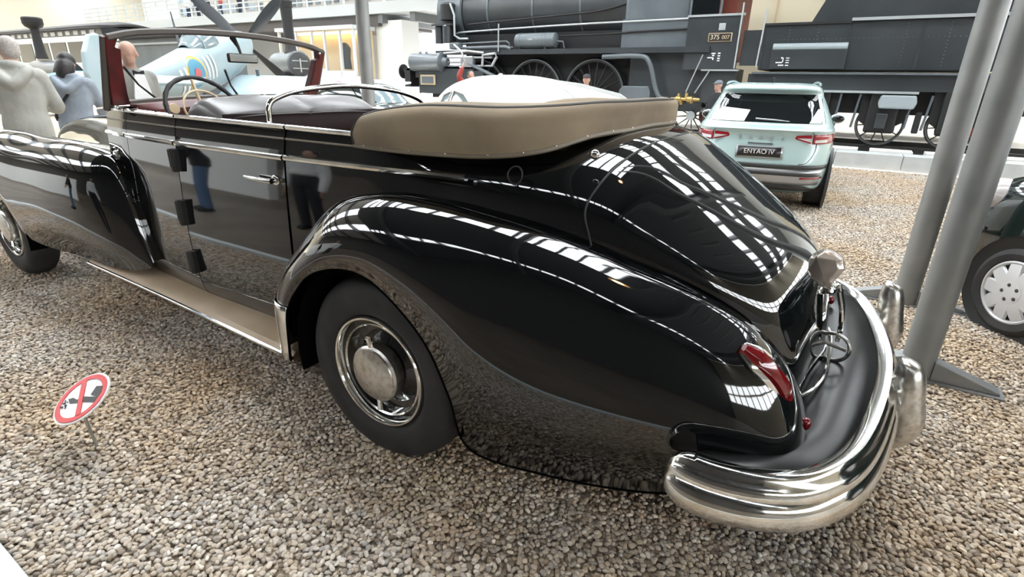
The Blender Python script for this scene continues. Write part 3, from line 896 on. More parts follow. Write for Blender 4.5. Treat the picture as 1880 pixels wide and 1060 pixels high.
def bench(xb, y0, y1, ztop, name, seat_x):
    prof = [(xb-.10, .62), (xb-.04, 1.1), (xb+.0, ztop-.05), (xb+.03, ztop-.012), (xb+.10, ztop+.004), (xb+.19, ztop-.02), (xb+.27, ztop-.06), (xb+.29, ztop-.095)]
    A = []
    ys = [y0, y0+.03, y0+.10, y0+.3, (y0+y1)/2-.02, (y0+y1)/2, (y0+y1)/2+.02, y1-.3, y1-.10, y1-.03, y1]
    dz = [-.09, -.03, -.01, 0, 0, -.012, 0, 0, -.01, -.03, -.09]
    for y, d in zip(ys, dz):
        k = -d
        A.append([(x+(k*.5 if x < xb+.03 else -k*.5), y, z+(d if z > 1.2 else 0)) for x, z in prof])
    b = MB().grid(cr2(A, 3, 4))
    n = len(cr1(prof, 4))
    b.f.append(tuple(range(n))); b.f.append(tuple(len(b.v)-n+i for i in range(n))[::-1])
    s = b.build(name, M['seat_leather'], car, ang=60)
    MB().grid(np.array([[(xb+.283, y, ztop-.085), (xb+.26, y, ztop-.22), (xb+.20, y, .55)] for y in np.linspace(y0+.035, y1-.035, 6)])).build('seat_rear_panel', M['maroon_dark'], s, solid=.01)
    MB().b2((seat_x, y0+.02, .55), (xb+.02, y1-.02, .80)).build('seat_cushion', M['maroon_dark'], s, bevel=.04)
    return s
bench(-3.22, 1.68, 2.88, 1.45, 'front_seat', -3.7)
bench(-1.95, 1.66, 2.90, 1.28, 'rear_seat', -2.5)
# grab rail behind the front seat
P = cr1([(-2.40, 1.628, 1.25), (-2.40, 1.628, 1.36), (-2.40, 1.636, 1.435), (-2.40, 1.69, 1.470), (-2.40, 1.83, 1.502), (-2.40, 2.13, 1.523), (-2.40, 2.45, 1.500), (-2.40, 2.66, 1.455), (-2.40, 2.73, 1.40), (-2.40, 2.735, 1.25)], 6)
MB().tube(P, .0135, 10).build('hood_bow', M['chrome'], car)

# ================================================================== round posts with welded feet
def post(x, y, label, foot=True):
    r = empty('steel_post', (x, y, 0), label, 'post', 'round grey steel posts')
    MB().lathe([(.081, 0), (.081, 4.0), (.081, 9.6)], (x, y, 0), (0, 0, 1), 40).build('shaft', M['steel_post'], r)
    b = MB().box((x, y, .006), (.80 if foot else .4, .16, .012))
    b.build('base_plate', M['steel_post'], r, smooth=False)
    for s in (-1, 1):
        MB().prism([(s*.07, .012), (s*.38, .012), (s*.38, .025), (s*.07, .125)], (0, .10, 0), (x, y-.05, 0)).build('foot_wedge', M['steel_post'], r, smooth=False, bevel=.004)
    return r
post(.545, 3.58, 'front one of two thick grey steel posts behind the chrome bumper')
post(.545, 4.92, 'second thick grey post just behind the front one beside the dark car')
post(-5.42, 5.12, 'round grey post standing behind the vintage car near the pale wing')

# ================================================================== no-ash sign on a stake
sg = empty('prohibition_sign', (-2.592, .681, 0), 'round red and white no-ash sign on a thin stake in the gravel', 'sign')
SIGN_C = np.array([-2.600, .681, .254]); SIGN_N = np.array([.0143, -.5246, .8512]); SIGN_R = .125
SIGN_UP = np.array([-.13, .81, .50])
def sign_frame():
    n = SIGN_N/np.linalg.norm(SIGN_N)
    u = SIGN_UP-n*(SIGN_UP@n); u /= np.linalg.norm(u)
    return n, np.cross(u, n), u
n_, e_, u_ = sign_frame()
sp = lambda a, c, h=0.: SIGN_C+e_*a*SIGN_R+u_*c*SIGN_R+n_*h
MB().tube([(-2.592, .681, -.02), SIGN_C-u_*SIGN_R*.2-n_*.012], .0065, 8).build('stake', M['galv'], sg)
plate = MB().lathe([(.001, -.006), (SIGN_R, -.006), (SIGN_R, 0), (.001, 0)], SIGN_C, n_, 56).build('plate', M['white'], sg, ang=30)
b = MB()
a = np.arange(56)/56*2*PI
R = np.array([[sp(r*math.cos(t), r*math.sin(t), h) for t in a] for r, h in ((.93, .001), (.93, .003), (.76, .003), (.76, .001))])
b.grid(R, closev=True)
b.build('red_ring', M['red_sign'], plate)
def flat(poly, h0, h1):
    b = MB(); n = len(poly)
    b.add([sp(p[0], p[1], h0) for p in poly]+[sp(p[0], p[1], h1) for p in poly], [(i, (i+1) % n, (i+1) % n+n, i+n) for i in range(n)]+[tuple(range(n, 2*n))])
    return b
flat([(-.60, .48), (-.48, .60), (.60, -.48), (.48, -.60)], .001, .0045).build('red_bar', M['red_sign'], plate, smooth=False)
flat([(.22, .52), (.30, .20), (.74, .22), (.68, .42), (.52, .60)], .001, .003).build('pictogram_ash_tray', M['black_sign'], plate, smooth=False)
flat([(-.53, -.18), (-.36, -.08), (-.12, -.10), (.06, .07), (.72, .20), (.74, .01), (.20, -.10), (.01, -.18), (-.30, -.28)], .001, .003).build('pictogram_hand', M['black_sign'], plate, smooth=False)
b = MB()
for i in range(14):
    x0, y0 = -.62+.36*random.random(), -.52+.30*random.random()
    q = .018+.014*random.random()
    f = flat([(x0-q, y0-q), (x0+q, y0-q), (x0+q, y0+q), (x0-q, y0+q)], .001, .003)
    b.add(f.v, f.f)
tag(b.build('ash_specks', M['black_sign'], plate, smooth=False), kind='stuff')

# ================================================================== modern car bodies made of stacked plan outlines
def layer_car(layers, n=5.0, N=64):
    """layers (z, rear, front, half width): y is forward, x right, stacked closed outlines"""
    t = np.arange(N)/N*2*PI
    c, s = np.cos(t), np.sin(t)
    cx = np.sign(c)*np.abs(c)**(2/n); sy = np.sign(s)*np.abs(s)**(2/n)
    Ls = cr1(np.array(layers, float), 4)
    A = np.stack([np.stack([w_*cx, (r+f)/2+(f-r)/2*sy, np.full(N, z)], 1) for z, r, f, w_ in Ls])
    b = MB().grid(A, closev=True)
    b.f.append(tuple(range(N))[::-1]); b.f.append(tuple((len(Ls)-1)*N+i for i in range(N)))
    return b, Ls
def rear_of(Ls, b_, z, n=5.0, front=False):
    r = np.interp(z, Ls[:, 0], Ls[:, 1]); f = np.interp(z, Ls[:, 0], Ls[:, 2]); w_ = np.interp(z, Ls[:, 0], Ls[:, 3])
    k = max(0.0, 1-abs(min(abs(b_)/w_, .9999))**n)**(1/n)
    return (r+f)/2+(1 if front else -1)*(f-r)/2*k
def patch(Ls, quad, off, nu=12, nv=6, n=5.0, front=False):
    """patch over the rear face from a quad of (b,z) corners bl, br, tr, tl"""
    q = np.array(quad, float); A = []
    for i in range(nu+1):
        s = i/nu; row = []
        for j in range(nv+1):
            t = j/nv
            p = (q[0]*(1-s)+q[1]*s)*(1-t)+(q[3]*(1-s)+q[2]*s)*t
            row.append((p[0], rear_of(Ls, p[0], p[1], n, front)+(off if front else -off), p[1]))
        A.append(row)
    return MB().grid(np.array(A))
def side_patch(Ls, pts, side, off, n=5.0, depth=.01):
    """a filled outline on the flank, pts (y,z)"""
    P = []
    for y, z in pts:
        r = np.interp(z, Ls[:, 0], Ls[:, 1]); f = np.interp(z, Ls[:, 0], Ls[:, 2]); w_ = np.interp(z, Ls[:, 0], Ls[:, 3])
        u = min(.999, abs((y-(r+f)/2)/((f-r)/2)))
        P.append((side*(w_*(1-u**n)**(1/n)+off), y, z))
    b = MB(); k = len(P)
    Q = [(p[0]-side*depth, p[1], p[2]) for p in P]
    b.add(P+Q, [tuple(range(k)), tuple(range(2*k-1, k-1, -1))]+[(i, (i+1) % k, (i+1) % k+k, i+k) for i in range(k)])
    return b
M['mint'] = mat('pale_mint_paint', (0.40, 0.535, 0.53), 0.22, 0, 0.5, 0.5)
M['dark_glass'] = mat('dark_window_glass', (0.006, 0.008, 0.009), 0.03, 0, 0.6)
M['cladding'] = mat('grey_cladding', (0.035, 0.038, 0.04), 0.45)
M['silver_trim'] = mat('silver_trim', (0.42, 0.43, 0.44), 0.3, 0.6)
M['plate_black'] = mat('plate_black', (0.01, 0.01, 0.01), 0.35)
M['lamp_red'] = mat('lamp_red', (0.30, 0.008, 0.015), 0.15, 0, 0.6, .4)
M['lamp_clear'] = mat('lamp_pale', (0.62, 0.58, 0.58), 0.15, 0, 0.6)
M['alloy'] = mat('silver_wheel_cover', (0.60, 0.61, 0.62), 0.35, 0.2)

def simple_wheel(parent, x, y, r, side, wd=.22, spokes=0, name='wheel'):
    c0 = (x, y, r); ax = (side, 0, 0)
    t = MB().lathe([(r*.66, -.02), (r*.72, .004), (r*.85, .012), (r*.95, -.005), (r, -.04), (r, -wd+.04), (r*.95, -wd), (r*.66, -wd)], c0, ax, 48).build('tyre', M['tyre'], parent)
    MB().lathe([(r*.68, -.02), (r*.66, -.06), (r*.3, -.07), (.001, -.07)], c0, ax, 40).build('wheel_disc', M['rubber'], t)
    if spokes:
        cv = MB().lathe([(r*.69, -.012), (r*.70, .002), (r*.665, .006), (r*.635, -.002), (r*.625, -.02)], c0, ax, 48).build('wheel_cover', M['alloy'], t)
        for k in range(spokes):
            a0 = 2*PI*k/spokes; u = np.array([0, math.cos(a0), math.sin(a0)]); v_ = np.array([0, -math.sin(a0), math.cos(a0)])
            A = []
            for rr, h, wid in ((.10, .016, .10), (.30, .014, .16), (.5, .008, .165), (.655, -.004, .15)):
                A.append([np.array(c0)+u*r*rr+v_*q*r*wid+np.array([side*(h+hh), 0, 0]) for q, hh in ((-1, -.012), (-.8, 0), (.8, 0), (1, -.012))])
            MB().grid(cr2(A, 2, 1)).build('spoke', M['alloy'], cv)
        MB().lathe([(r*.26, .004), (r*.25, .016), (r*.12, .02), (.001, .02)], c0, ax, 32).build('wheel_centre', M['alloy'], cv)
        for k in range(5):
            a0 = 2*PI*k/5
            MB().ball((x+side*.018, y+r*.17*math.cos(a0), r+r*.17*math.sin(a0)), (.006, .013, .013), 10, 6).build('wheel_bolt', M['cladding'], cv)
    return t

# ---------------- pale mint electric hatchback, seen from behind
en = empty('electric_car', (0, 0, 0), 'pale mint green modern hatchback seen from behind in front of the locomotive', 'car')
EL = [(.20, .40, 4.3, .78), (.28, .16, 4.5, .88), (.42, .04, 4.6, .925), (.58, .015, 4.64, .935), (.74, .045, 4.64, .935), (.90, .085, 4.58, .93), (1.0, .085, 4.42, .92),
      (1.045, .055, 4.1, .905), (1.075, .13, 3.7, .885), (1.12, .23, 3.4, .86), (1.30, .42, 3.05, .775), (1.46, .58, 2.75, .695), (1.53, .50, 2.6, .66), (1.575, .56, 2.45, .62), (1.605, .82, 2.2, .54), (1.618, 1.1, 1.9, .38)]
b, Ls = layer_car(EL, 5.0, 72)
b.build('body', M['mint'], en, ang=50)
patch(Ls, [(-.70, 1.125), (.70, 1.125), (.585, 1.475), (-.585, 1.475)], .006, 16, 8).build('rear_window', M['dark_glass'], en)
patch(Ls, [(-.66, 1.49), (.66, 1.49), (.64, 1.53), (-.64, 1.53)], .004, 16, 2).build('roof_spoiler', M['mint'], en)
for s in (-1, 1):
    lm = patch(Ls, [(s*.895, .885), (s*.62, .885), (s*.62, 1.0), (s*.895, 1.0)], .008, 10, 4).build('tail_lamp', M['lamp_red'], en, solid=.004)
    MB().prism([(s*.60, 0), (s*.60, .105), (s*.30, .085), (s*.36, .06)], (0, .012, 0), (0, rear_of(Ls, .5, .95)-.012, .892)).build('tail_lamp_wing', M['lamp_red'], lm, smooth=False)
    MB().prism([(s*.60, .018), (s*.60, .065), (s*.43, .06)], (0, .006, 0), (0, rear_of(Ls, .5, .95)-.017, .892)).build('reversing_lens', M['lamp_clear'], lm, smooth=False)
    patch(Ls, [(s*.87, .905), (s*.65, .90), (s*.65, .935), (s*.87, .945)], .013, 8, 2).build('indicator_lens', M['lamp_clear'], lm)
    # tailgate seam, roof rail, mirror
    MB().tube([(s*x, rear_of(Ls, x, z)-.002, z) for x, z in ((.60, 1.03), (.66, .95), (.67, .80), (.60, .66), (.50, .635))], .004, 6, smooth=4).build('tailgate_seam', M['cladding'], en)
    MB().tube([(s*.60, .80, 1.595), (s*.595, 1.0, 1.615), (s*.57, 1.6, 1.63), (s*.53, 2.4, 1.59)], [.014, .016, .016, .012], 8, smooth=5).build('roof_rail', M['mint'], en)
    mr = MB().ball((s*1.03, 2.72, 1.10), (.115, .09, .075), 18, 12).build('door_mirror', M['mint'], en)
    MB().ball((s*1.035, 2.655, 1.10), (.092, .04, .056), 18, 10).build('mirror_glass', M['dark_glass'], mr)
    MB().tube([(s*.86, 2.76, 1.05), (s*.97, 2.74, 1.06)], .022, 8).build('mirror_arm', M['cladding'], mr)
    side_patch(Ls, [(.42, 1.12), (1.0, 1.11), (3.1, 1.09), (2.7, 1.38), (2.2, 1.50), (1.0, 1.50), (.75, 1.42)], s, .004).build('side_window', M['dark_glass'], en, smooth=False)
    for yy in (.86, 3.62):
        simple_wheel(en, s*.925, yy, .355, s, .25, 5)
        arch = MB().lathe([(.001, 0), (.43, 0), (.44, -.04)], (s*.93, yy, .37), (s, 0, 0), 32)
        arch.build('wheel_arch', M['cladding'], en)
    patch(Ls, [(s*.55, .445), (s*.82, .45), (s*.82, .47), (s*.55, .465)], .02, 6, 1).build('reflector', M['lamp_red'], en, solid=.004)
patch(Ls, [(-.86, .57), (.86, .57), (.87, .625), (-.87, .625)], .008, 24, 2).build('bumper_cladding', M['cladding'], en, solid=.01)
patch(Ls, [(-.84, .36), (.84, .36), (.86, .565), (-.86, .565)], .004, 24, 4).build('rear_bumper', M['silver_trim'], en, solid=.006)
patch(Ls, [(-.80, .48), (.80, .48), (.74, .525), (-.74, .525)], .010, 24, 2).build('bumper_slot', M['cladding'], en, solid=.008)
patch(Ls, [(-.84, .27), (.84, .27), (.60, .36), (-.60, .36)], .008, 24, 3).build('diffuser', M['cladding'], en, solid=.01)
patch(Ls, [(-.36, .66), (.36, .66), (.32, .855), (-.32, .855)], -.002, 12, 4).build('plate_recess', M['mint'], en)
pb = patch(Ls, [(-.29, .69), (.29, .69), (.29, .84), (-.29, .84)], .012, 6, 2).build('number_plate_frame', M['silver_trim'], en, solid=.006)
patch(Ls, [(-.27, .705), (.27, .705), (.27, .826), (-.27, .826)], .018, 6, 2).build('number_plate', M['plate_black'], pb, solid=.004)
text_mesh('ENYAQ iV', .085, 'number_plate_text', M['white'], pb, (0, rear_of(Ls, 0, .765)-.024, .765), (1, 0, 0), (0, 0, 1))
for k, ch in enumerate('ŠKODA'):
    bb = (-.26+.13*k)
    text_mesh(ch, .062, 'tailgate_letter', M['silver_trim'], en, (bb, rear_of(Ls, bb, .93)-.006, .935), (1, 0, 0), (0, 0, 1), .003)
patch(Ls, [(-.16, .862), (.16, .862), (.15, .875), (-.15, .875)], .012, 4, 1).build('tailgate_handle', M['cladding'], en, solid=.006)
wp = MB().tube([(-.12, rear_of(Ls, -.12, 1.15)-.02, 1.165), (.12, rear_of(Ls, .1, 1.15)-.025, 1.155), (.30, rear_of(Ls, .3, 1.14)-.02, 1.145)], [.012, .011, .005], 6).build('rear_wiper', M['silver_trim'], en)
fin = MB().prism([(0, 0), (.16, 0), (.03, .075), (.0, .07)], (.02, 0, 0), (-.01, .95, 1.605), ((0, 1, 0), (0, 0, 1))).build('roof_aerial', M['cladding'], en, smooth=False)
# paper and seat head seen through the dark window
patch(Ls, [(-.69, 1.13), (-.26, 1.13), (-.21, 1.27), (-.60, 1.30)], .010, 6, 3).build('paper_sheet', M['white'], en)
patch(Ls, [(.54, 1.13), (.69, 1.13), (.655, 1.30), (.62, 1.30)], .010, 4, 3).build('seat_cover', M['white'], en)
en.location = (-1.1, 7.78, 0); en.rotation_euler = (0, 0, .111); en.scale = (.975, .975, 1.0)

# ---------------- dark small car at the right edge
dc = empty('dark_car', (0, 0, 0), 'very dark green hatchback with silver wheel covers at the right edge', 'car')
M['dark_green'] = mat('dark_green_paint', (0.006, 0.014, 0.013), 0.06, 0, 0.5, 0.6)
DL = [(.18, .35, 3.6, .72), (.26, .12, 3.82, .80), (.42, .04, 3.92, .83), (.60, .03, 3.94, .84), (.75, .06, 3.90, .835), (.88, .08, 3.84, .83), (.99, .12, 3.70, .815), (1.06, .16, 3.45, .80), (1.15, .18, 3.15, .78), (1.36, .35, 2.55, .70), (1.48, .55, 2.2, .62), (1.55, .75, 1.9, .52), (1.57, .95, 1.7, .40)]
b, Ld = layer_car(DL, 4.2, 72)
b.build('body', M['dark_green'], dc, ang=50)
for s in (-1, 1):
    for yy in (.72, 3.12):
        MB().lathe([(.001, .002), (.355, .002), (.372, .012), (.372, -.05)], (s*.815, yy, .31), (s, 0, 0), 40).build('wheel_arch', M['rubber'], dc)
        simple_wheel(dc, s*.835, yy, .305, s, .19, 9)
    lm = MB().ball((s*.60, 3.62, .86), (.16, .24, .12), 20, 12).build('headlamp', M['lamp_clear'], dc)
    mr = MB().ball((s*.93, 2.42, 1.0), (.10, .07, .07), 16, 10).build('door_mirror', M['dark_green'], dc)
    side_patch(Ld, [(.45, 1.03), (1.3, 1.03), (2.75, 1.03), (2.3, 1.28), (1.9, 1.39), (.9, 1.39), (.6, 1.25)], s, .004).build('side_window', M['dark_glass'], dc, smooth=False)
    side_patch(Ld, [(1.02, .26), (1.02, .32), (2.78, .32), (2.78, .26)], s, .004).build('sill', M['rubber'], dc, smooth=False)
patch(Ld, [(-.62, 1.05), (.62, 1.05), (.52, 1.40), (-.52, 1.40)], .006, 12, 6, 4.2, True).build('windscreen', M['dark_glass'], dc)
patch(Ld, [(-.45, .62), (.45, .62), (.42, .74), (-.42, .74)], .006, 12, 3, 4.2, True).build('grille', M['rubber'], dc)

dc.location = (3.60, 2.60, 0); dc.rotation_euler = (0, 0, math.radians(36.9))

# ---------------- cream-white streamlined car behind the black one
M['ivory_white'] = mat('ivory_white_paint', (0.66, 0.67, 0.66), 0.25, 0, 0.5, 0.4)
wc = empty('streamlined_car', (-4.0, 7.3, 0), 'white streamlined vintage saloon parked behind the black open car', 'car')
def arch_rib(x, w0, zt, p=2.6, z0=.30, zw=.75):
    R = [(x, -w0*.92, z0), (x, -w0, .5), (x, -w0, zw)]
    for k in range(1, 11):
        t = PI/2*k/10
        R.append((x, -w0*math.cos(t)**(2/p), zw+(zt-zw)*math.sin(t)**(2/2.1)))
    return R
st = [(-7.0, .45, .68), (-6.8, .66, .80), (-6.3, .78, .92), (-5.95, .80, .98), (-5.76, .81, 1.18), (-5.66, .81, 1.42), (-5.48, .81, 1.56), (-5.04, .82, 1.650), (-4.22, .82, 1.645), (-3.54, .80, 1.515), (-2.9, .74, 1.385), (-2.45, .64, 1.15), (-2.15, .50, .92), (-2.0, .35, .72)]
A = np.array([arch_rib(*q) for q in st]); A = np.stack([cr1(A[:, j], 5) for j in range(A.shape[1])], 1)
B = A.copy(); B[..., 1] *= -1
A[..., 1] += 7.3; B[..., 1] += 7.3
b = MB().grid(np.concatenate([A, B[:, ::-1][:, 1:]], 1))
k = len(A[0])*2-1
b.f.append(tuple(range(k))); b.f.append(tuple(len(b.v)-k+i for i in range(k)))
b.build('body', M['ivory_white'], wc, ang=60)
def flank(pts, off=.035):
    P = []
    for x, z in pts:
        R = np.array([np.array(arch_rib(x, np.interp(x, [q[0] for q in st], [q[1] for q in st]), np.interp(x, [q[0] for q in st], [q[2] for q in st])))])[0]
        zz = R[:, 2]; i = int(np.argmax(zz >= z)) if (zz >= z).any() else len(zz)-1
        i = max(i, 1); t = (z-zz[i-1])/(zz[i]-zz[i-1]+1e-9)
        y = R[i-1, 1]*(1-t)+R[i, 1]*t
        P.append((x, 7.3+y-off, z))
    return P
def polyplate(P, d):
    b = MB(); k = len(P); Q = [tuple(np.array(p)+np.array(d)) for p in P]
    b.add(list(P)+Q, [tuple(range(k)), tuple(range(2*k-1, k-1, -1))]+[(i, (i+1) % k, (i+1) % k+k, i+k) for i in range(k)])
    return b
M['pale_glass'] = mat('pale_reflecting_glass', (0.20, 0.26, 0.28), 0.05, 0, 0.7)
for pts in ([(-5.52, 1.08), (-5.33, 1.08), (-5.32, 1.41), (-5.44, 1.36)], [(-5.28, 1.08), (-4.86, 1.08), (-4.88, 1.26), (-5.04, 1.38), (-5.27, 1.42)], [(-4.83, 1.08), (-4.68, 1.08), (-4.82, 1.22)]):
    P = flank(pts)
    fr = polyplate(P, (0, .06, 0)).build('side_window', M['pale_glass'], wc, smooth=False)
    MB().tube(np.array(P)+np.array([0, -.004, 0]), .013, 6, closed=True).build('window_frame', M['old_chrome'], fr)
# rear fin and slatted rear opening
fn = polyplate([(-3.9, 7.285, 1.60), (-3.5, 7.285, 1.56), (-2.9, 7.285, 1.44), (-2.3, 7.285, 1.10), (-2.4, 7.285, .95), (-3.0, 7.285, 1.30)], (0, .03, 0)).build('tail_fin', M['ivory_white'], wc, smooth=False)
M['grey_slat'] = mat('grey_slats', (0.30, 0.32, 0.33), .5)
polyplate(flank([(-3.85, 1.56), (-3.45, 1.34), (-3.25, 1.34), (-3.5, 1.46)], .035), (0, .06, 0)).build('air_intake', M['grey_slat'], wc, smooth=False)
for xx in (-6.3, -3.1):
    for s in (-1, 1):
        c0 = (xx, 7.3+s*.78, .33)
        MB().lathe([(.001, .0), (.20, .02), (.24, .0), (.30, .01), (.33, -.03), (.33, -.15), (.25, -.17)], c0, (0, s, 0), 36).build('wheel', M['tyre'], wc)



# ---------------- dark saloon half hidden beyond the white car
ds = empty('dark_saloon', (0, 0, 0), 'dark old saloon with round headlamps half hidden left of the white car', 'car')
SL = [(.25, .2, 4.2, .70), (.45, .05, 4.35, .78), (.70, .05, 4.3, .80), (.92, .10, 4.1, .76), (1.0, .2, 3.6, .72), (1.06, .3, 3.0, .68), (1.25, .5, 2.75, .62), (1.42, .8, 2.5, .52), (1.48, 1.1, 2.2, .40)]
b, Lk = layer_car(SL, 3.2, 56)
b.build('body', M['dark_green'], ds, ang=50)
patch(Lk, [(-.5, 1.08), (.5, 1.08), (.42, 1.38), (-.42, 1.38)], .01, 10, 5, 3.2, True).build('windscreen', M['pale_glass'], ds)
for s in (-1, 1):
    MB().ball((s*.55, 4.0, .98), (.12, .16, .12), 18, 12).build('headlamp', M['old_chrome'], ds)
    for yy in (.9, 3.5):
        MB().lathe([(.001, 0), (.2, .02), (.25, 0), (.33, 0), (.33, -.15), (.001, -.15)], (s*.80, yy, .33), (s, 0, 0), 32).build('wheel', M['tyre'], ds)
ds.location = (-11.9, 9.35, 0); ds.rotation_euler = (0, 0, math.radians(-90))
# ================================================================== kerb, track, steam locomotive and tender
M['kerb_stone'] = mat('grey_kerb', (0.40, 0.42, 0.42), 0.7, noise=(3, (0.48, 0.50, 0.50), .4, .7))
M['slab_pale'] = mat('pale_slab', (0.66, 0.65, 0.61), 0.7)
M['ballast'] = mat('track_bed', (0.60, 0.56, 0.49), 0.8)
M['rail_steel'] = mat('rail_steel', (0.03, 0.03, 0.03), 0.5, .3)
M['loco'] = mat('locomotive_black', (0.028, 0.033, 0.036), 0.33, 0.0, 0.5, noise=(.7, (0.047, 0.053, 0.058), .4, .7))
M['loco_grey'] = mat('locomotive_grey', (0.10, 0.12, 0.132), 0.32, 0.1, noise=(1.0, (0.145, 0.165, 0.178), .4, .7))
M['loco_dark'] = mat('locomotive_underparts', (0.010, 0.010, 0.011), 0.6)
M['pipe_grey'] = mat('pale_grey_pipe', (0.42, 0.45, 0.46), 0.35, .3)
M['steel_bright'] = mat('bright_steel', (0.40, 0.41, 0.42), 0.3, .7)
M['brass'] = mat('brass', (0.50, 0.36, 0.14), 0.32, .9)
M['cream'] = mat('cream_paint', (0.62, 0.55, 0.40), 0.6)
M['rust_red'] = mat('rust_red', (0.16, 0.03, 0.015), 0.6)
M['pale_roll'] = mat('pale_blue_grey', (0.30, 0.35, 0.37), 0.4)
x = -16.0; kerb_n = 0
while x < 12:
    b = MB().b2((x, 13.5, 0), (x+1.19, 13.62, .31)); b.b2((x, 13.62, .0), (x+1.19, 14.15, .30))
    tag(b.build('kerb_stone', M['kerb_stone'], smooth=False, bevel=.008, kind='structure'))
    x += 1.2
MB().b2((-62, 14.15, -.3), (14, 30, .16)).build('floor_track_bed', M['ballast'], smooth=False, kind='structure')
k = 0
for x in np.arange(-8.8, 7, 1.0):
    MB().b2((x, 14.2, .16), (x+.78, 14.75, .33)).build('trim_4' if k == 0 else 'trim_4.%03d' % k, M['slab_pale'], smooth=False, bevel=.01, kind='structure'); k += 1
for i, y in enumerate((15.47, 17.0)):
    b = MB()
    b.b2((-26, y-.07, .182), (12, y+.07, .21)); b.b2((-26, y-.012, .20), (12, y+.012, .30)); b.b2((-26, y-.036, .29), (12, y+.036, .335))
    r = b.build('rail', M['rail_steel'], smooth=False)
    tag(r, ('steel rail on the near side under the locomotive wheels', 'steel rail on the far side under the locomotive wheels')[i], 'rail', 'rails of the locomotive track')
for i, xx in enumerate(np.arange(-7.5, 7.5, .75)):
    s = MB().b2((xx, 14.9, .12), (xx+.24, 17.6, .18)).build('sleeper', M['loco_dark'], smooth=False, bevel=.01)
    tag(s, 'dark wooden sleeper lying across under the rails', 'sleeper', 'sleepers under the rails')

lo = empty('steam_locomotive', (-8.5, 16.3, .335), 'big black steam locomotive with number 375007 on its cab', 'locomotive')
def P_(name, b, m, par=None, **k): return b.build(name, M[m], par or lo, **k)
boiler = P_('boiler', MB().lathe([(.001, 0), (.86, 0), (.90, .04), (.90, 1.0), (.93, 1.04), (.93, 7.65), (.001, 7.65)], (-11.95, 16.45, 3.70), (1, 0, 0), 56), 'loco')
for xx in (-11.9, -10.85, -9.2, -7.6, -6.1):
    P_('boiler_band', MB().lathe([(.934, -.03), (.94, -.03), (.94, .03), (.934, .03)], (xx, 16.45, 3.70), (1, 0, 0), 48), 'loco_grey', boiler)
P_('smokebox', MB().lathe([(.001, -.10), (.55, -.08), (.90, -.02), (.97, 0), (.97, .95), (.001, .95)], (-12.86, 16.45, 3.70), (1, 0, 0), 56), 'loco_grey')
P_('chimney', MB().lathe([(.34, 0), (.28, .25), (.26, .6), (.33, .75)], (-12.3, 16.45, 4.55), (0, 0, 1), 32), 'loco')
P_('steam_dome', MB().lathe([(.45, 0), (.42, .35), (.25, .55), (.001, .6)], (-9.2, 16.45, 4.5), (0, 0, 1), 32), 'loco')
P_('firebox', MB().b2((-6.2, 15.42, 2.50), (-4.35, 17.5, 4.4)), 'loco_grey', bevel=.12)
P_('firebox_plate', MB().b2((-6.2, 15.38, 2.50), (-4.40, 15.43, 3.22)), 'loco_grey', smooth=False)
rbd = P_('running_board', MB().b2((-12.7, 15.15, 2.44), (-3.72, 17.8, 2.50)), 'loco', smooth=False)
P_('board_angle', MB().b2((-12.7, 15.14, 2.36), (-3.72, 15.19, 2.44)), 'loco', rbd, smooth=False)
P_('frame', MB().b2((-13.4, 15.75, 1.0), (-3.2, 17.2, 2.0)), 'loco_dark', smooth=False)
P_('boiler_underside', MB().b2((-11.9, 15.8, 1.9), (-4.4, 17.1, 3.0)), 'loco_dark', smooth=False)
# handrail, long pipes
hr = P_('handrail', MB().tube([(-12.0, 15.42, 3.02), (-11.5, 15.40, 3.06), (-8.0, 15.38, 3.14), (-4.4, 15.36, 3.17)], .026, 8, smooth=4), 'pipe_grey')
for xx in (-11.2, -9.4, -7.5, -5.6):
    P_('rail_bracket', MB().tube([(xx, 15.42, 3.11), (xx, 15.62, 3.14)], .02, 6), 'loco', hr)
P_('reach_rod', MB().tube([(-11.6, 15.5, 3.28), (-10.6, 15.48, 3.32), (-8.1, 15.48, 3.42), (-6.8, 15.5, 3.50), (-5.2, 15.5, 3.85), (-4.2, 15.45, 4.0)], .028, 8, smooth=5), 'loco_dark')
P_('steam_pipe', MB().tube([(-11.7, 15.3, 2.70), (-9.95, 15.3, 2.74), (-9.85, 15.3, 2.68), (-9.85, 15.3, 2.58), (-9.7, 15.3, 2.55)], .03, 8), 'loco_grey')
P_('steam_pipe', MB().tube([(-8.25, 15.35, 2.72), (-8.0, 15.35, 2.70), (-7.95, 15.35, 2.52)], .022, 8), 'loco_grey')
P_('steam_pipe', MB().tube([(-8.2, 15.5, 2.86), (-6.2, 15.36, 2.88), (-5.9, 15.34, 2.90), (-4.4, 15.34, 2.93)], .024, 8), 'loco_dark')
P_('standpipe', MB().tube([(-10.12, 15.1, 2.44), (-10.12, 15.1, 3.22)], .022, 8), 'pipe_grey')
air = P_('air_tank', MB().lathe([(.001, -.04), (.14, -.02), (.215, .03), (.225, .08), (.225, 1.32), (.215, 1.37), (.14, 1.42), (.001, 1.44)], (-9.63, 15.40, 2.74), (1, 0, 0), 32), 'loco_grey')
for xx in (-9.45, -8.55):
    P_('tank_strap', MB().lathe([(.227, -.025), (.234, -.025), (.234, .025), (.227, .025)], (xx, 15.40, 2.74), (1, 0, 0), 32), 'loco_grey', air)
    P_('tank_saddle', MB().b2((xx-.04, 15.25, 2.5), (xx+.04, 15.55, 2.56)), 'loco_dark', air, smooth=False)
P_('tank_plate', MB().b2((-9.1, 15.165, 2.75), (-8.95, 15.18, 2.79)), 'pipe_grey', air, smooth=False)
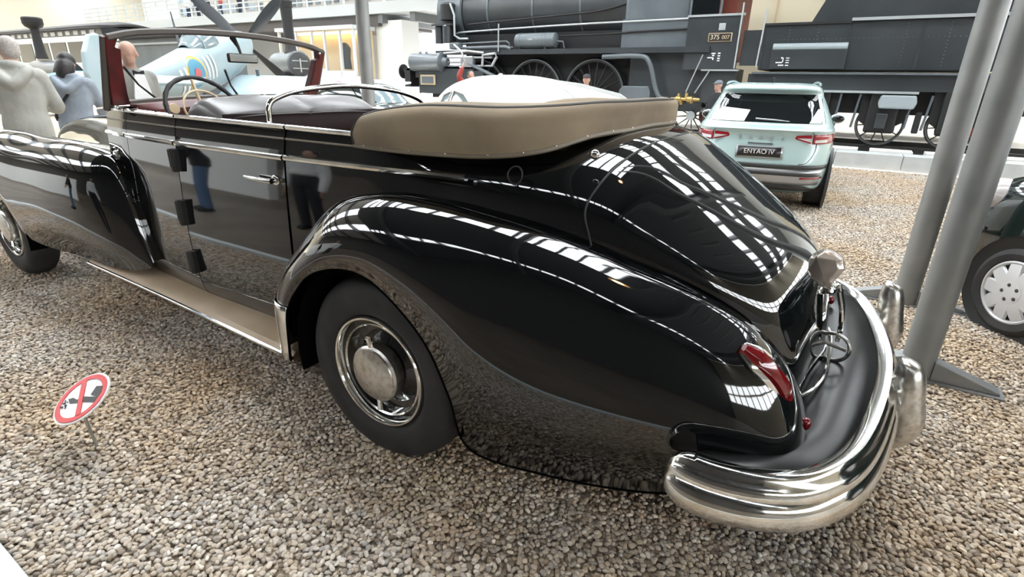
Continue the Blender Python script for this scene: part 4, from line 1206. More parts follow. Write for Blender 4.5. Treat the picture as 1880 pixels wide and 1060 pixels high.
# air pump on the smokebox side
pump = P_('air_pump', MB().lathe([(.001, 0), (.24, 0), (.24, .42), (.17, .45), (.17, .62), (.26, .65), (.26, 1.1), (.2, 1.16), (.001, 1.2)], (-12.35, 15.45, 2.78), (0, 0, 1), 28), 'loco_dark')
P_('pump_cylinder', MB().lathe([(.001, 0), (.15, 0), (.15, .5), (.1, .55), (.001, .55)], (-12.62, 15.3, 2.72), (0, 0, 1), 20), 'loco', pump)
P_('pump_cylinder', MB().lathe([(.001, 0), (.15, 0), (.15, .5), (.1, .55), (.001, .55)], (-12.22, 15.2, 2.72), (0, 0, 1), 20), 'loco', pump)
P_('pump_flange', MB().b2((-12.8, 15.1, 3.24), (-12.0, 15.6, 3.30)), 'loco', pump, smooth=False)
P_('pump_pipe', MB().tube([(-12.15, 15.3, 3.9), (-11.95, 15.25, 3.55), (-11.95, 15.25, 2.95), (-11.75, 15.25, 2.85), (-11.4, 15.25, 2.84)], .035, 8), 'pipe_grey', pump)
# cylinder, slide bars, rods
cyl = P_('cylinder', MB().lathe([(.001, -.06), (.12, -.05), (.22, -.02), (.285, 0), (.285, 1.2), (.30, 1.22), (.30, 1.3), (.16, 1.34), (.12, 1.5), (.001, 1.5)], (-13.55, 15.0, 2.14), (1, 0, 0), 32), 'loco_grey')
for dx in (.35, .62): P_('cylinder_cock', MB().ball((-13.55+dx, 14.95, 2.45), .05, 10, 6), 'pipe_grey', cyl)
P_('cylinder_seat', MB().b2((-13.5, 15.0, 1.65), (-12.2, 15.8, 2.05)), 'loco_dark', smooth=False)
P_('buffer_beam', MB().b2((-14.0, 15.0, 1.35), (-13.75, 18.0, 1.95)), 'loco_dark', smooth=False)
for yy in (15.35, 17.4):
    P_('buffer', MB().lathe([(.001, 0), (.24, .01), (.24, .05), (.10, .07), (.10, .4), (.15, .42), (.15, .5)], (-14.4, yy, 1.85), (1, 0, 0), 28), 'loco_dark')
P_('front_platform', MB().b2((-13.9, 15.0, 1.88), (-11.0, 17.8, 1.94)), 'loco', smooth=False)
P_('frame_plate', MB().b2((-13.3, 14.95, 1.15), (-10.6, 15.05, 1.88)), 'loco', smooth=False)
pl = P_('brass_rim_plate', MB().b2((-13.2, 14.90, 1.42), (-12.55, 14.95, 1.74)), 'ivory', smooth=False, bevel=.02)
P_('plate_field', MB().b2((-13.13, 14.885, 1.47), (-12.62, 14.91, 1.69)), 'loco_grey', pl, smooth=False)
P_('slide_bar', MB().b2((-12.1, 15.0, 2.24), (-10.3, 15.1, 2.30)), 'steel_bright', smooth=False, bevel=.01)
P_('slide_bar', MB().b2((-12.1, 15.0, 2.0), (-10.3, 15.1, 2.05)), 'steel_bright', smooth=False, bevel=.01)
P_('crosshead', MB().b2((-11.5, 14.93, 1.98), (-11.0, 15.12, 2.32)), 'steel_bright', smooth=False, bevel=.04)
P_('piston_rod', MB().tube([(-12.1, 15.03, 2.14), (-11.3, 15.03, 2.14)], .045, 10), 'steel_bright')
P_('valve_gear_link', MB().tube([(-11.75, 14.95, 2.65), (-11.45, 14.95, 2.45), (-11.3, 14.95, 2.15)], .035, 8), 'steel_bright')
P_('valve_rod', MB().tube([(-12.2, 14.98, 2.40), (-11.2, 14.98, 2.46), (-10.6, 15.0, 2.40)], .04, 8), 'steel_bright')
P_('lubricator', MB().b2((-12.0, 15.0, 2.52), (-11.6, 15.25, 2.72)), 'loco_grey', smooth=False, bevel=.03)
P_('link_bracket', MB().tube([(-10.65, 14.98, 2.02), (-10.62, 14.98, 2.34), (-10.4, 14.98, 2.36), (-10.15, 14.98, 2.38), (-10.1, 14.98, 2.28), (-10.28, 14.98, 2.02)], .04, 8), 'pipe_grey')
P_('connecting_rod', MB().tube([(-11.2, 14.98, 2.1), (-9.6, 14.98, 1.5), (-9.0, 14.98, 1.1)], .06, 8), 'loco_grey')
P_('exhaust_pipe', MB().tube([(-11.9, 15.15, 2.56), (-9.9, 15.15, 2.58), (-9.7, 15.15, 2.52)], .05, 8), 'loco_grey')
M['wheel_black'] = mat('wheel_black', (0.014, 0.014, 0.015), 0.4)
def spoked(name, xc, y, zc, r, ns, hub, mt='wheel_black', par=None):
    b = MB().lathe([(r*.90, .02), (r*.90, .12), (r*.97, .13), (r, .10), (r, .0), (r*1.04, -.04), (r*1.04, -.07), (r*.90, -.06), (r*.90, .02)], (xc, y, zc), (0, -1, 0), 64)
    t = P_(name, b, mt, par)
    for k in range(ns):
        a0 = 2*PI*k/ns+.1
        P_('wheel_spoke', MB().tube([(xc+hub*.8*math.cos(a0), y-.06, zc+hub*.8*math.sin(a0)), (xc+r*.92*math.cos(a0), y-.05, zc+r*.92*math.sin(a0))], [.035*r, .024*r], 6), mt, t)
    P_('wheel_hub', MB().lathe([(.001, .16), (hub*.6, .15), (hub, .10), (hub, -.02)], (xc, y, zc), (0, -1, 0), 28), mt, t)
    P_('tyre_rim', MB().lathe([(r*.955, .131), (r*.985, .129), (r*.985, .125), (r*.955, .125)], (xc, y, zc), (0, -1, 0), 64), 'loco_grey', t)
    return t
for xc in (-11.05, -9.0, -6.97):
    spoked('driving_wheel', xc, 15.55, 1.29, .955, 18, .19)
tw = spoked('trailing_wheel', -4.03, 15.52, .80, .49, 12, .12)
P_('axle_cap', MB().lathe([(.12, .15), (.115, .175), (.06, .18), (.055, .168), (.001, .17)], (-4.03, 15.52, .80), (0, -1, 0), 24), 'pipe_grey', tw)
P_('coupling_rod', MB().tube([(-9.0, 15.2, 1.0), (-6.97, 15.2, 1.0)], .06, 8), 'loco_grey')
P_('tool_box', MB().prism([(-.45, 0), (.45, 0), (.45, .32), (.38, .47), (-.33, .47), (-.45, .36)], (0, .5, 0), (-5.55, 15.0, 1.05)), 'loco_grey', smooth=False, bevel=.02)
P_('ashpan', MB().b2((-5.9, 15.45, .9), (-3.8, 17.0, 2.4)), 'loco', smooth=False)
P_('injector_pipe', MB().tube([(-6.6, 15.1, 2.26), (-5.6, 15.1, 2.28), (-5.25, 15.1, 2.15), (-5.0, 15.1, 1.5), (-4.85, 15.1, 1.25), (-4.6, 15.1, 1.15)], .065, 10, smooth=4), 'loco_grey')
inj = P_('injector', MB().lathe([(.001, 0), (.05, 0), (.05, .12), (.08, .13), (.08, .25), (.05, .27), (.05, .42), (.085, .43), (.085, .56), (.05, .58), (.045, .75), (.001, .75)], (-4.50, 15.0, 1.22), (1, 0, 0), 20), 'brass')
for xx, zz in ((-4.3, 1.36), (-4.1, 1.38), (-3.95, 1.12), (-4.22, 1.08)):
    P_('injector_valve', MB().tube([(xx, 14.98, 1.22), (xx, 14.98, zz)], [.05, .035], 8), 'brass', inj)
P_('valve_body', MB().ball((-4.62, 15.0, 1.2), (.09, .09, .10), 14, 8), 'loco')
P_('control_rod', MB().tube([(-4.15, 15.05, 1.40), (-3.85, 15.1, 2.3)], .016, 6), 'pipe_grey')
P_('control_rod', MB().tube([(-3.92, 15.05, 1.38), (-3.62, 15.1, 1.95)], .016, 6), 'pipe_grey')
# cab
cab = P_('cab_side', MB().b2((-4.36, 15.22, 1.95), (-3.04, 15.28, 3.20)), 'loco', smooth=False)
P_('cab_sill', MB().b2((-4.38, 15.19, 3.18), (-3.0, 15.27, 3.23)), 'pipe_grey', cab, smooth=False)
for xx in (-4.36, -3.62): P_('cab_post', MB().b2((xx, 15.22, 3.2), (xx+.05, 15.28, 4.2)), 'loco_grey', cab, smooth=False)
P_('cab_window_pane', MB().b2((-4.3, 15.24, 3.24), (-3.65, 15.26, 3.9)), 'dark_glass', cab, smooth=False)
P_('cab_interior', MB().b2((-4.3, 15.6, 2.2), (-3.3, 17.4, 4.3)), 'rust_red', cab, smooth=False)
P_('cab_roof', MB().b2((-4.5, 15.1, 4.2), (-2.6, 17.9, 4.3)), 'loco', cab, smooth=False)
P_('cab_step_panel', MB().b2((-3.80, 15.2, 1.15), (-2.98, 15.3, 1.94)), 'loco', smooth=False)
P_('step_edge', MB().b2((-3.85, 15.1, 1.92), (-2.95, 15.3, 1.955)), 'pipe_grey', smooth=False)
P_('cab_handrail', MB().tube([(-3.06, 15.17, 1.98), (-3.06, 15.17, 3.45)], .02, 8), 'pipe_grey')
npl = P_('number_plate', MB().b2((-3.80, 15.195, 2.60), (-3.23, 15.225, 2.80)), 'ivory', smooth=False, bevel=.01)
P_('plate_field', MB().b2((-3.78, 15.185, 2.615), (-3.25, 15.20, 2.785)), 'loco_dark', npl, smooth=False)
text_mesh('375', .155, 'plate_numerals', M['cream'], npl, (-3.635, 15.18, 2.70), (1, 0, 0), (0, 0, 1))
text_mesh('007', .125, 'plate_small_numerals', M['ivory'], npl, (-3.375, 15.18, 2.695), (1, 0, 0), (0, 0, 1))
P_('cab_emblem', MB().b2((-3.58, 15.2, 2.86), (-3.42, 15.225, 3.02)), 'pipe_grey', smooth=False, bevel=.02)
b = MB()
for i, (dx, dz, wx_, wz) in enumerate([(0, .10, .10, .025), (0, .05, .05, .03), (-.08, .0, .12, .025), (.0, -.04, .03, .06), (.14, .10, .06, .03), (.14, .04, .06, .03), (.14, -.02, .06, .03), (.14, -.07, .06, .025)]):
    b.b2((-3.62+dx-wx_/2, 15.205, 2.22+dz), (-3.62+dx+wx_/2, 15.222, 2.22+dz+wz))
tag(P_('stencil_marks', b, 'white', cab, smooth=False), kind='stuff')

# ---------------- tender
te = empty('tender', (.6, 16.3, .335), 'long black riveted tender coupled behind the locomotive cab', 'tender')
def Q_(name, b, m, par=None, **k): return b.build(name, M[m], par or te, **k)
Q_('front_wall', MB().b2((-2.98, 15.32, 2.05), (-2.55, 15.4, 2.85)), 'loco', smooth=False)
body = Q_('tank_side', MB().b2((-2.52, 15.25, 1.95), (2.05, 17.4, 2.96)), 'loco', smooth=False, bevel=.02)
Q_('coal_bunker', MB().prism([(-1.55, 2.96), (-1.35, 3.4), (-1.15, 4.1), (2.0, 4.1), (2.0, 2.96)], (0, 1.9, 0), (0, 15.36, 0)), 'loco', smooth=False)
Q_('top_ledge', MB().b2((-.72, 15.16, 2.97), (2.06, 15.36, 3.03)), 'pipe_grey', smooth=False)
Q_('top_edge', MB().b2((-2.53, 15.2, 2.93), (-.72, 15.3, 2.98)), 'loco_dark', smooth=False)
for xx in (-2.52, -.75, .62, 1.98):
    Q_('seam_strip', MB().b2((xx, 15.235, 1.97), (xx+.05, 15.25, 2.95)), 'loco', body, smooth=False)
rv = MB()
for xx in (-1.95, -1.35, -.72, .35, 1.1, 1.85):
    for zz in np.arange(2.05, 2.95, .07): rv.ball((xx, 15.247, zz), .010, 6, 4)
for xx in np.arange(-2.4, 2.0, .09): rv.ball((xx, 15.247, 2.62), .009, 6, 4)
tag(Q_('rivets', rv, 'loco_grey', body), kind='stuff')
Q_('roll_cover', MB().lathe([(.001, 0), (.085, .0), (.085, 1.55), (.001, 1.55)], (-2.24, 15.2, 2.45), (1, 0, 0), 20), 'pale_roll')
lk = Q_('side_locker', MB().b2((-2.25, 15.12, 1.97), (-.68, 15.26, 2.40)), 'loco', smooth=False, bevel=.01)
b = MB()
for i, (dx, dz, wx_, wz) in enumerate([(0, .10, .03, .03), (-.05, .0, .14, .025), (.0, -.06, .12, .025), (.03, .02, .02, .10), (.13, .10, .07, .02), (.13, .05, .07, .02), (.13, .0, .07, .02), (.13, -.06, .07, .02)]):
    b.b2((-2.0+dx-wx_/2, 15.108, 2.10+dz), (-2.0+dx+wx_/2, 15.118, 2.10+dz+wz))
tag(Q_('stencil_marks', b, 'white', lk, smooth=False), kind='stuff')
Q_('handrail', MB().tube([(-2.56, 15.2, 2.02), (-2.52, 15.2, 3.3)], .02, 8), 'pipe_grey')
Q_('sill_edge', MB().b2((-2.6, 15.08, 1.86), (2.1, 15.3, 1.90)), 'loco_grey', smooth=False)
Q_('frame', MB().b2((-2.7, 15.2, 1.52), (2.1, 15.26, 1.86)), 'loco', smooth=False)
Q_('inner_frame', MB().b2((-2.7, 15.6, 1.02), (2.1, 17.0, 1.9)), 'loco_dark', smooth=False)
Q_('bogie_rail', MB().b2((-1.6, 15.12, 1.47), (.85, 15.2, 1.52)), 'pipe_grey', smooth=False)
for xx in (-1.15, .78):
    Q_('spring_box', MB().prism([(-.32, 0), (.32, 0), (.36, .13), (.32, .28), (-.32, .28), (-.36, .13)], (0, .3, 0), (xx-.28, 14.98, 1.16)), 'pale_roll', smooth=False, bevel=.03)
for xc in (-1.1, .28, 1.62):
    t = spoked('tender_wheel', xc, 15.5, .81, .475, 10, .12, par=te)
    Q_('axle_guard', MB().b2((xc-.30, 15.2, .62), (xc+.30, 15.32, 1.55)), 'loco_dark', smooth=False, bevel=.05)
    Q_('guard_plate', MB().prism([(-.47, 1.55), (.47, 1.55), (.45, .88), (.30, .78), (.30, .70), (.16, .70), (.16, 1.0), (-.16, 1.0), (-.16, .70), (-.30, .70), (-.30, .78), (-.45, .88)], (0, .05, 0), (xc, 15.33, 0)), 'loco_dark', smooth=False)
    Q_('axle_box', MB().b2((xc-.11, 15.1, .72), (xc+.11, 15.25, 1.05)), 'loco', smooth=False, bevel=.02)
    Q_('brake_hanger', MB().tube([(xc-.5, 15.2, 1.45), (xc-.56, 15.2, .72)], .025, 6), 'loco_grey')
    Q_('brake_hanger', MB().tube([(xc+.5, 15.2, 1.45), (xc+.46, 15.2, .75)], .025, 6), 'loco_grey')
Q_('brake_shoe', MB().b2((.9, 15.2, .65), (1.02, 15.35, 1.1)), 'loco_dark', smooth=False, bevel=.02)
Q_('end_wall', MB().b2((2.05, 15.3, 2.0), (2.12, 17.3, 3.2)), 'loco', smooth=False)
# cream-coloured wagon side showing in the gap behind the cab
cw = empty('cream_wagon', (-1.0, 20.0, .16), 'cream painted wagon body behind the locomotive cab opening', 'wagon')
MB().b2((-6.0, 19.6, 1.2), (4.0, 22.0, 4.8)).build('wagon_body', M['cream'], cw, smooth=False, bevel=.03)
for xx in (-4.2, -3.0, -1.7): MB().b2((xx, 19.56, 1.3), (xx+.05, 19.61, 4.7)).build('body_rib', M['ivory'], cw, smooth=False)
for xx in (-4.5, 2.5): MB().lathe([(.001, 0), (.40, 0), (.45, .05), (.45, .13), (.001, .13)], (xx, 19.9, .62), (0, 1, 0), 32).build('wagon_wheel', M['rust_red'], cw)
MB().b2((-6, 19.7, .95), (4, 21.9, 1.2)).build('wagon_frame', M['loco_dark'], cw, smooth=False)

# ================================================================== far left: gallery, railcar, small engine, fighter plane
M['gal_white'] = mat('gallery_white', (0.55, 0.575, 0.58), 0.5)
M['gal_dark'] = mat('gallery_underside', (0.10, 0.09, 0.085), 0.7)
MB().b2((-60, 24, 5.0), (-14, 30, 5.58)).build('floor_gallery', M['gal_white'], smooth=False, kind='structure')
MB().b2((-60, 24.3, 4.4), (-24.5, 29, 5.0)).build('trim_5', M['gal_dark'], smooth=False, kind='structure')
for i, xx in enumerate((-24.4, -22.0, -19.6)):
    MB().b2((xx, 24.2, 4.55), (xx+.35, 30, 5.0)).build('trim_6' if i == 0 else 'trim_6.%03d' % i, M['roof_steel'], smooth=False, kind='structure')
MB().b2((-25.0, 24.6, .16), (-23.0, 26, 4.7)).build('wall_pier', M['wall_white'], smooth=False, kind='structure')
M['daylight'] = mat('bright_window', (0.9, 0.9, 0.9), 0.5, emit=(1, 1, 1), estr=2.5)
MB().b2((-29.5, 29.9, .3), (-20.0, 30.0, 4.9)).build('window_1', M['daylight'], smooth=False, kind='structure')
rl = empty('gallery_railing', (-37, 24.05, 5.58), 'white tubular railing along the edge of the upper gallery', 'railing')
for xx in np.arange(-59, -15, 1.6):
    MB().b2((xx, 24.02, 5.58), (xx+.09, 24.10, 6.8)).build('railing_post', M['gal_white'], rl, smooth=False)
for zz in (5.88, 6.18, 6.48, 6.78):
    MB().b2((-60, 24.03, zz-.035), (-15, 24.09, zz+.035)).build('rail_bar', M['gal_white'], rl, smooth=False)
# display boards and cases standing on the gallery
M['board_grey'] = mat('display_grey', (0.30, 0.28, 0.25), 0.6)
M['board_dark'] = mat('display_dark', (0.06, 0.07, 0.08), 0.5)
M['board_tan'] = mat('display_tan', (0.55, 0.45, 0.30), 0.6)
M['board_blue'] = mat('display_blue', (0.22, 0.30, 0.36), 0.6)
for i, xx in enumerate(np.arange(-47.5, -18, 1.75)):
    dbr = empty('display_board', (xx, 26.0, 5.58), 'grey display board with small pictures standing on the gallery', 'display board', 'display boards on the gallery')
    MB().b2((xx-.75, 26.0, 5.62), (xx+.75, 26.08, 8.1)).build('panel', M['board_grey'], dbr, smooth=False)
    for j in range(4):
        px = xx-.5+.7*(j % 2)+random.uniform(-.05, .1); pz = 5.95+.85*(j//2)+random.uniform(0, .2)
        MB().b2((px-.22, 25.96, pz), (px+.24, 26.0, pz+random.uniform(.35, .6))).build('picture', M[random.choice(['board_dark', 'board_dark', 'board_tan', 'board_blue', 'loco_grey'])], dbr, smooth=False)
# lit showcase under the gallery
sc_ = empty('showcase', (-27.5, 23.0, .16), 'white framed showcase with warm lit interior under the gallery', 'showcase')
M['warm_glow'] = mat('warm_lamp', (1, .8, .5), .5, emit=(1, .66, .30), estr=5)
MB().b2((-31.5, 23.4, .16), (-24.9, 24.2, .5)).build('base', M['gal_white'], sc_, smooth=False)
MB().b2((-31.5, 24.15, .16), (-24.9, 24.2, 4.3)).build('back_panel', M['board_tan'], sc_, smooth=False)
MB().b2((-31.6, 22.6, 4.15), (-24.8, 24.3, 4.35)).build('roof_slab', M['gal_white'], sc_, smooth=False)
for xx in (-31.5, -29.9, -28.5, -27.4, -26.1, -25.0):
    MB().b2((xx, 22.7, .16), (xx+.14, 22.84, 4.2)).build('frame_post', M['gal_white'], sc_, smooth=False)
MB().b2((-31.5, 22.7, 1.0), (-27.4, 22.78, 2.1)).build('lower_panel', M['gal_white'], sc_, smooth=False)
MB().b2((-27.4, 22.7, .3), (-25.0, 22.78, 2.0)).build('lower_panel', M['gal_white'], sc_, smooth=False)
MB().b2((-31.2, 23.8, 4.05), (-25.2, 24.05, 4.14)).build('strip_lamp', M['warm_glow'], sc_, smooth=False)
fg = MB().lathe([(.001, 0), (.32, .0), (.28, .6), (.33, 1.1), (.20, 1.35), (.08, 1.42), (.001, 1.42)], (-26.3, 23.3, 2.1), (0, 0, 1), 20).build('clothed_figure', M['board_dark'], sc_)

# railcar with black roof
rc = empty('railcar', (-44, 15.5, .16), 'pale old railcar with black roof and dark windows at far left', 'railcar')
M['rail_pale'] = mat('railcar_pale', (0.55, 0.58, 0.57), 0.5)
MB().b2((-60, 14.4, 1.0), (-34.6, 16.6, 3.5)).build('body', M['rail_pale'], rc, smooth=False, bevel=.06)
A = []
for x, k in ((-60, 1), (-41, 1), (-35.5, 1), (-34.2, .75), (-33.4, .3)):
    A.append([(x, 15.5+1.35*q*(.5+.5*k), 3.86+.28*k*(1-q*q)) for q in np.linspace(-1, 1, 9)])
MB().grid(cr2(A, 3, 2)).build('roof', M['loco_dark'], rc, solid=.10)
MB().b2((-60, 14.5, 3.45), (-34.7, 16.5, 3.86)).build('clerestory', M['loco'], rc, smooth=False)
for xx in np.arange(-58, -35.5, 1.0):
    MB().b2((xx, 14.47, 3.56), (xx+.55, 14.5, 3.76)).build('vent_light', M['gal_white'], rc, smooth=False)
for xx in np.arange(-58, -37, 2.4):
    MB().b2((xx, 14.37, 2.15), (xx+2.1, 14.41, 3.2)).build('side_window', M['dark_glass'], rc, smooth=False)
MB().b2((-60, 14.5, .17), (-34.8, 16.5, 1.0)).build('underframe', M['loco_dark'], rc, smooth=False)
# small engine with tall flared funnel at far left
fe = empty('small_engine', (-27.0, 9.3, 0), 'little dark steam engine with flared funnel at far left', 'engine')
MB().lathe([(.21, 0), (.17, .25), (.14, .85), (.145, 1.05), (.27, 1.12), (.33, 1.22), (.33, 1.42), (.29, 1.46), (.001, 1.46)], (-27.7, 9.3, 2.08), (0, 0, 1), 28).build('funnel', M['loco_dark'], fe)
MB().lathe([(.001, 0), (.48, .0), (.5, .05), (.5, 2.6), (.001, 2.6)], (-28.2, 9.3, 1.52), (1, 0, 0), 36).build('boiler', M['loco'], fe)
MB().b2((-28.4, 8.8, .45), (-25.3, 9.8, 1.25)).build('chassis', M['loco_dark'], fe, smooth=False)
for xx in (-27.7, -26.1): MB().lathe([(.001, 0), (.42, 0), (.5, .04), (.5, .12), (.001, .12)], (xx, 8.75, .5), (0, 1, 0), 32).build('engine_wheel', M['loco_dark'], fe)
# dark goods wagon behind the bald visitor
gw = empty('goods_wagon', (-23.0, 12.2, 0), 'dark grey covered wagon seen through the windscreen', 'wagon')
MB().b2((-25.6, 11.2, .9), (-20.4, 13.2, 2.86)).build('body', M['loco_grey'], gw, smooth=False, bevel=.03)
MB().b2((-25.6, 11.12, 2.62), (-20.4, 11.2, 2.68)).build('pale_rail', M['pipe_grey'], gw, smooth=False)
MB().b2((-25.7, 11.0, 2.82), (-20.3, 13.4, 3.0)).build('roof', M['loco_dark'], gw, smooth=False, bevel=.05)
for xx in (-24.6, -21.5): MB().lathe([(.001, 0), (.4, 0), (.45, .04), (.45, .12), (.001, .12)], (xx, 11.3, .45), (0, 1, 0), 32).build('wagon_wheel', M['loco_dark'], gw)
# tank engine beyond the wing
tk = empty('tank_engine', (-22, 16.4, .16), 'small dark tank engine with tall chimney beyond the plane wing', 'locomotive')
d_ = np.array([.95, -.312, 0])
c_ = np.array([-20.95, 16.0, 2.12])
MB().lathe([(.001, .05), (.45, .03), (.52, -.02), (.52, -.1), (.50, -.14), (.50, -2.6), (.001, -2.6)], c_, d_, 40).build('boiler', M['loco_grey'], tk)
dr = MB().lathe([(.001, .09), (.3, .08), (.46, .04), (.47, .0)], c_, d_, 36).build('smokebox_door', M['loco'], tk)
sd = np.array([.312, .95, 0])
for zz in (-.18, .12): MB().tube([c_+d_*.09-sd*.32+np.array([0, 0, zz]), c_+d_*.09+sd*.32+np.array([0, 0, zz])], .022, 6).build('door_strap', M['pipe_grey'], dr)
MB().tube([c_+d_*.11+np.array([0, 0, -.33]), c_+d_*.11+np.array([0, 0, .22])], .03, 6).build('door_handle', M['pipe_grey'], dr)
MB().lathe([(.30, 0), (.24, .15), (.20, .6), (.24, 1.75), (.27, 1.78), (.27, 1.95), (.30, 2.0), (.28, 2.05), (.001, 2.05)], c_-d_*.9+np.array([0, 0, .45]), (0, 0, 1), 28).build('chimney', M['loco_dark'], tk)
MB().box(c_-d_*1.2+np.array([0, 0, -1.05]), (1.5, 3.2, .9), rz=math.atan2(-d_[0], d_[1])).build('chassis', M['loco_dark'], tk, smooth=False)
for s in (-1, 1):
    MB().lathe([(.001, 0), (.18, .01), (.18, .05), (.08, .07), (.08, .35)], c_+d_*.75+sd*s*.62+np.array([0, 0, -.72]), -d_, 20).build('buffer', M['steel_bright'], tk)

# fighter plane, tail towards the viewer
M['duck_blue'] = mat('pale_blue_grey_paint', (0.28, 0.37, 0.40), 0.45, noise=(.8, (0.34, 0.43, 0.46), .4, .65))
M['roundel_yellow'] = mat('roundel_yellow', (0.70, 0.45, 0.07), .5)
M['roundel_blue'] = mat('roundel_blue', (0.07, 0.27, 0.40), .5)
M['roundel_red'] = mat('roundel_red', (0.55, 0.10, 0.10), .5)
M['roundel_pink'] = mat('faded_roundel', (0.72, 0.34, 0.40), .5)
M['prop'] = mat('propeller_black', (0.03, 0.035, 0.04), .5)
ap = empty('fighter_plane', (-15.1, 8.3, 0), 'pale blue propeller fighter plane with roundel seen through the windscreen', 'airplane')
hN = np.array([-.656, .755, .165]); hN /= np.linalg.norm(hN)
rN = np.array([.755, .656, 0.0])
uN = np.cross(rN, hN)
A0 = np.array([-18.1, 11.67, 2.60])                      # nose
def ac(f, r, u): return A0-hN*f+rN*r+uN*u                # f back from the nose
fus = [(.0, .32, .34, .0), (.5, .42, .46, -.04), (1.5, .44, .58, -.12), (2.6, .46, .62, -.14), (3.4, .47, .63, -.15), (4.4, .46, .60, -.15), (5.6, .38, .50, -.12), (7.2, .24, .33, -.04), (8.6, .10, .2, .06), (9.1, .04, .12, .10)]
A = []
for f, wd, hh, u0 in fus:
    A.append([ac(f, wd*math.copysign(abs(math.cos(t))**.85, math.cos(t)), u0+hh*math.copysign(abs(math.sin(t))**.9, math.sin(t))) for t in np.arange(24)/24*2*PI])
A = np.array(A); A = np.stack([cr1(A[:, j], 5) for j in range(24)], 1)
fz = MB().grid(A, closev=True).build('fuselage', M['duck_blue'], ap)
for s in (-1, 1):
    W = []
    for q, cl, ct, dz in ((.3, 1.6, 4.1, -.78), (1.6, 1.65, 4.05, -.76), (3.2, 1.85, 3.85, -.74), (4.5, 2.15, 3.45, -.71), (5.2, 2.5, 3.1, -.69), (5.55, 2.7, 2.9, -.67)):
        th = .16*(1-q/6.5)
        W.append([ac(cl+(ct-cl)*c0_, s*q, dz+th*h0-(c0_*(ct-cl))*.03) for c0_, h0 in ((0, 0), (.08, .6), (.35, 1), (.7, .5), (1, 0), (.7, -.4), (.35, -.8), (.08, -.5))])
    W = np.array(W); W = np.stack([cr1(W[:, j], 5) for j in range(8)], 1)
    b = MB().grid(W, closev=True); b.f.append(tuple(len(b.v)-8+i for i in range(8)))
    wg = b.build('wing', M['duck_blue'], ap, ang=60)
    cc = ac(2.9, s*3.9, -.60)
    for r0, h0, mt in ((.55, .0, 'roundel_blue'), (.30, .012, 'roundel_pink')) if s < 0 else ((.55, .0, 'roundel_pink'), (.30, .012, 'roundel_pink')):
        MB().lathe([(.001, .012), (r0, .012), (r0, -.03)], cc+uN*h0, uN, 32).build('wing_roundel', M[mt], wg)
    MB().prism([(7.6, s*.0), (8.5, s*.0), (8.5, s*1.4), (8.1, s*1.55), (7.8, s*1.4)], uN*.06, ac(0, 0, .15), (-hN, rN)).build('tailplane', M['duck_blue'], ap, smooth=False, bevel=.02)
MB().prism([(7.7, .1), (9.3, .05), (9.45, .5), (9.3, .85), (9.0, 1.10), (8.72, 1.10), (8.5, .9), (8.2, .55)], rN*.09, ac(0, -.045, 0), (-hN, uN)).build('tail_fin', M['duck_blue'], ap, smooth=False, bevel=.03)
b = MB()
cnp = [(2.95, .16, .44), (3.25, .30, .62), (3.7, .34, .72), (4.3, .30, .66), (4.9, .16, .46)]
A = []
for f, wd, hh in cnp: A.append([ac(f, wd*math.cos(t), .30+(hh-.30)*math.sin(t)+.02) for t in np.linspace(0, PI, 11)])
cp_ = b.grid(cr2(A, 4, 1)).build('canopy', M['pale_glass'], ap, solid=.01)
for f in (3.25, 4.3):
    wd, hh = np.interp(f, [q[0] for q in cnp], [q[1] for q in cnp]), np.interp(f, [q[0] for q in cnp], [q[2] for q in cnp])
    MB().tube([ac(f, (wd+.01)*math.cos(t), .33+(hh-.30)*math.sin(t)) for t in np.linspace(0, PI, 11)], .025, 6).build('canopy_frame', M['duck_blue'], cp_)
MB().tube([ac(5.1, 0, .55), ac(5.15, 0, 1.25)], [.03, .015], 6).build('aerial_mast', M['loco_grey'], ap)
# roundel on the flank: rings pressed on the fuselage side
def flank_disc(f0, r0, off, m, nm, wdt=0.0):
    A = []
    for rr in (np.linspace(0.001, r0, 5)):
        row = []
        for t in np.arange(28)/28*2*PI:
            f = f0+rr*math.cos(t); z = -.10+rr*math.sin(t)*.8
            hh = np.interp(f, [q[0] for q in fus], [q[2] for q in fus]); wd = np.interp(f, [q[0] for q in fus], [q[1] for q in fus])
            k = min(.97, abs(z+.12)/hh)
            row.append(ac(f, wd*(1-k**2)**.42+off, z))
        A.append(row)
    MB().grid(np.array(A), closev=True).build(nm, M[m], fz)
flank_disc(5.45, .50, .010, 'roundel_yellow', 'roundel_yellow_ring')
flank_disc(5.45, .42, .018, 'roundel_blue', 'roundel_blue_ring')
flank_disc(5.45, .16, .032, 'roundel_red', 'roundel_red_disc')
for f0 in (4.35, 4.58, 4.80, 5.98 , 6.22):
    A = []
    for z in np.linspace(-.48, .22, 6):
        row = []
        for df in (-.05, .05):
            f = f0+df+.1*z
            hh = np.interp(f, [q[0] for q in fus], [q[2] for q in fus]); wd = np.interp(f, [q[0] for q in fus], [q[1] for q in fus])
            k = min(.97, abs(z+.12)/hh)
            row.append(ac(f, wd*(1-k**2)**.42+.015, z))
        A.append(row)
    MB().grid(np.array(A)).build('code_stripe', M['white'], fz)
sp_ = MB().lathe([(.001, .62), (.12, .52), (.24, .3), (.32, .0), (.30, -.02)], ac(0, 0, 0), hN, 28).build('spinner', M['prop'], ap)
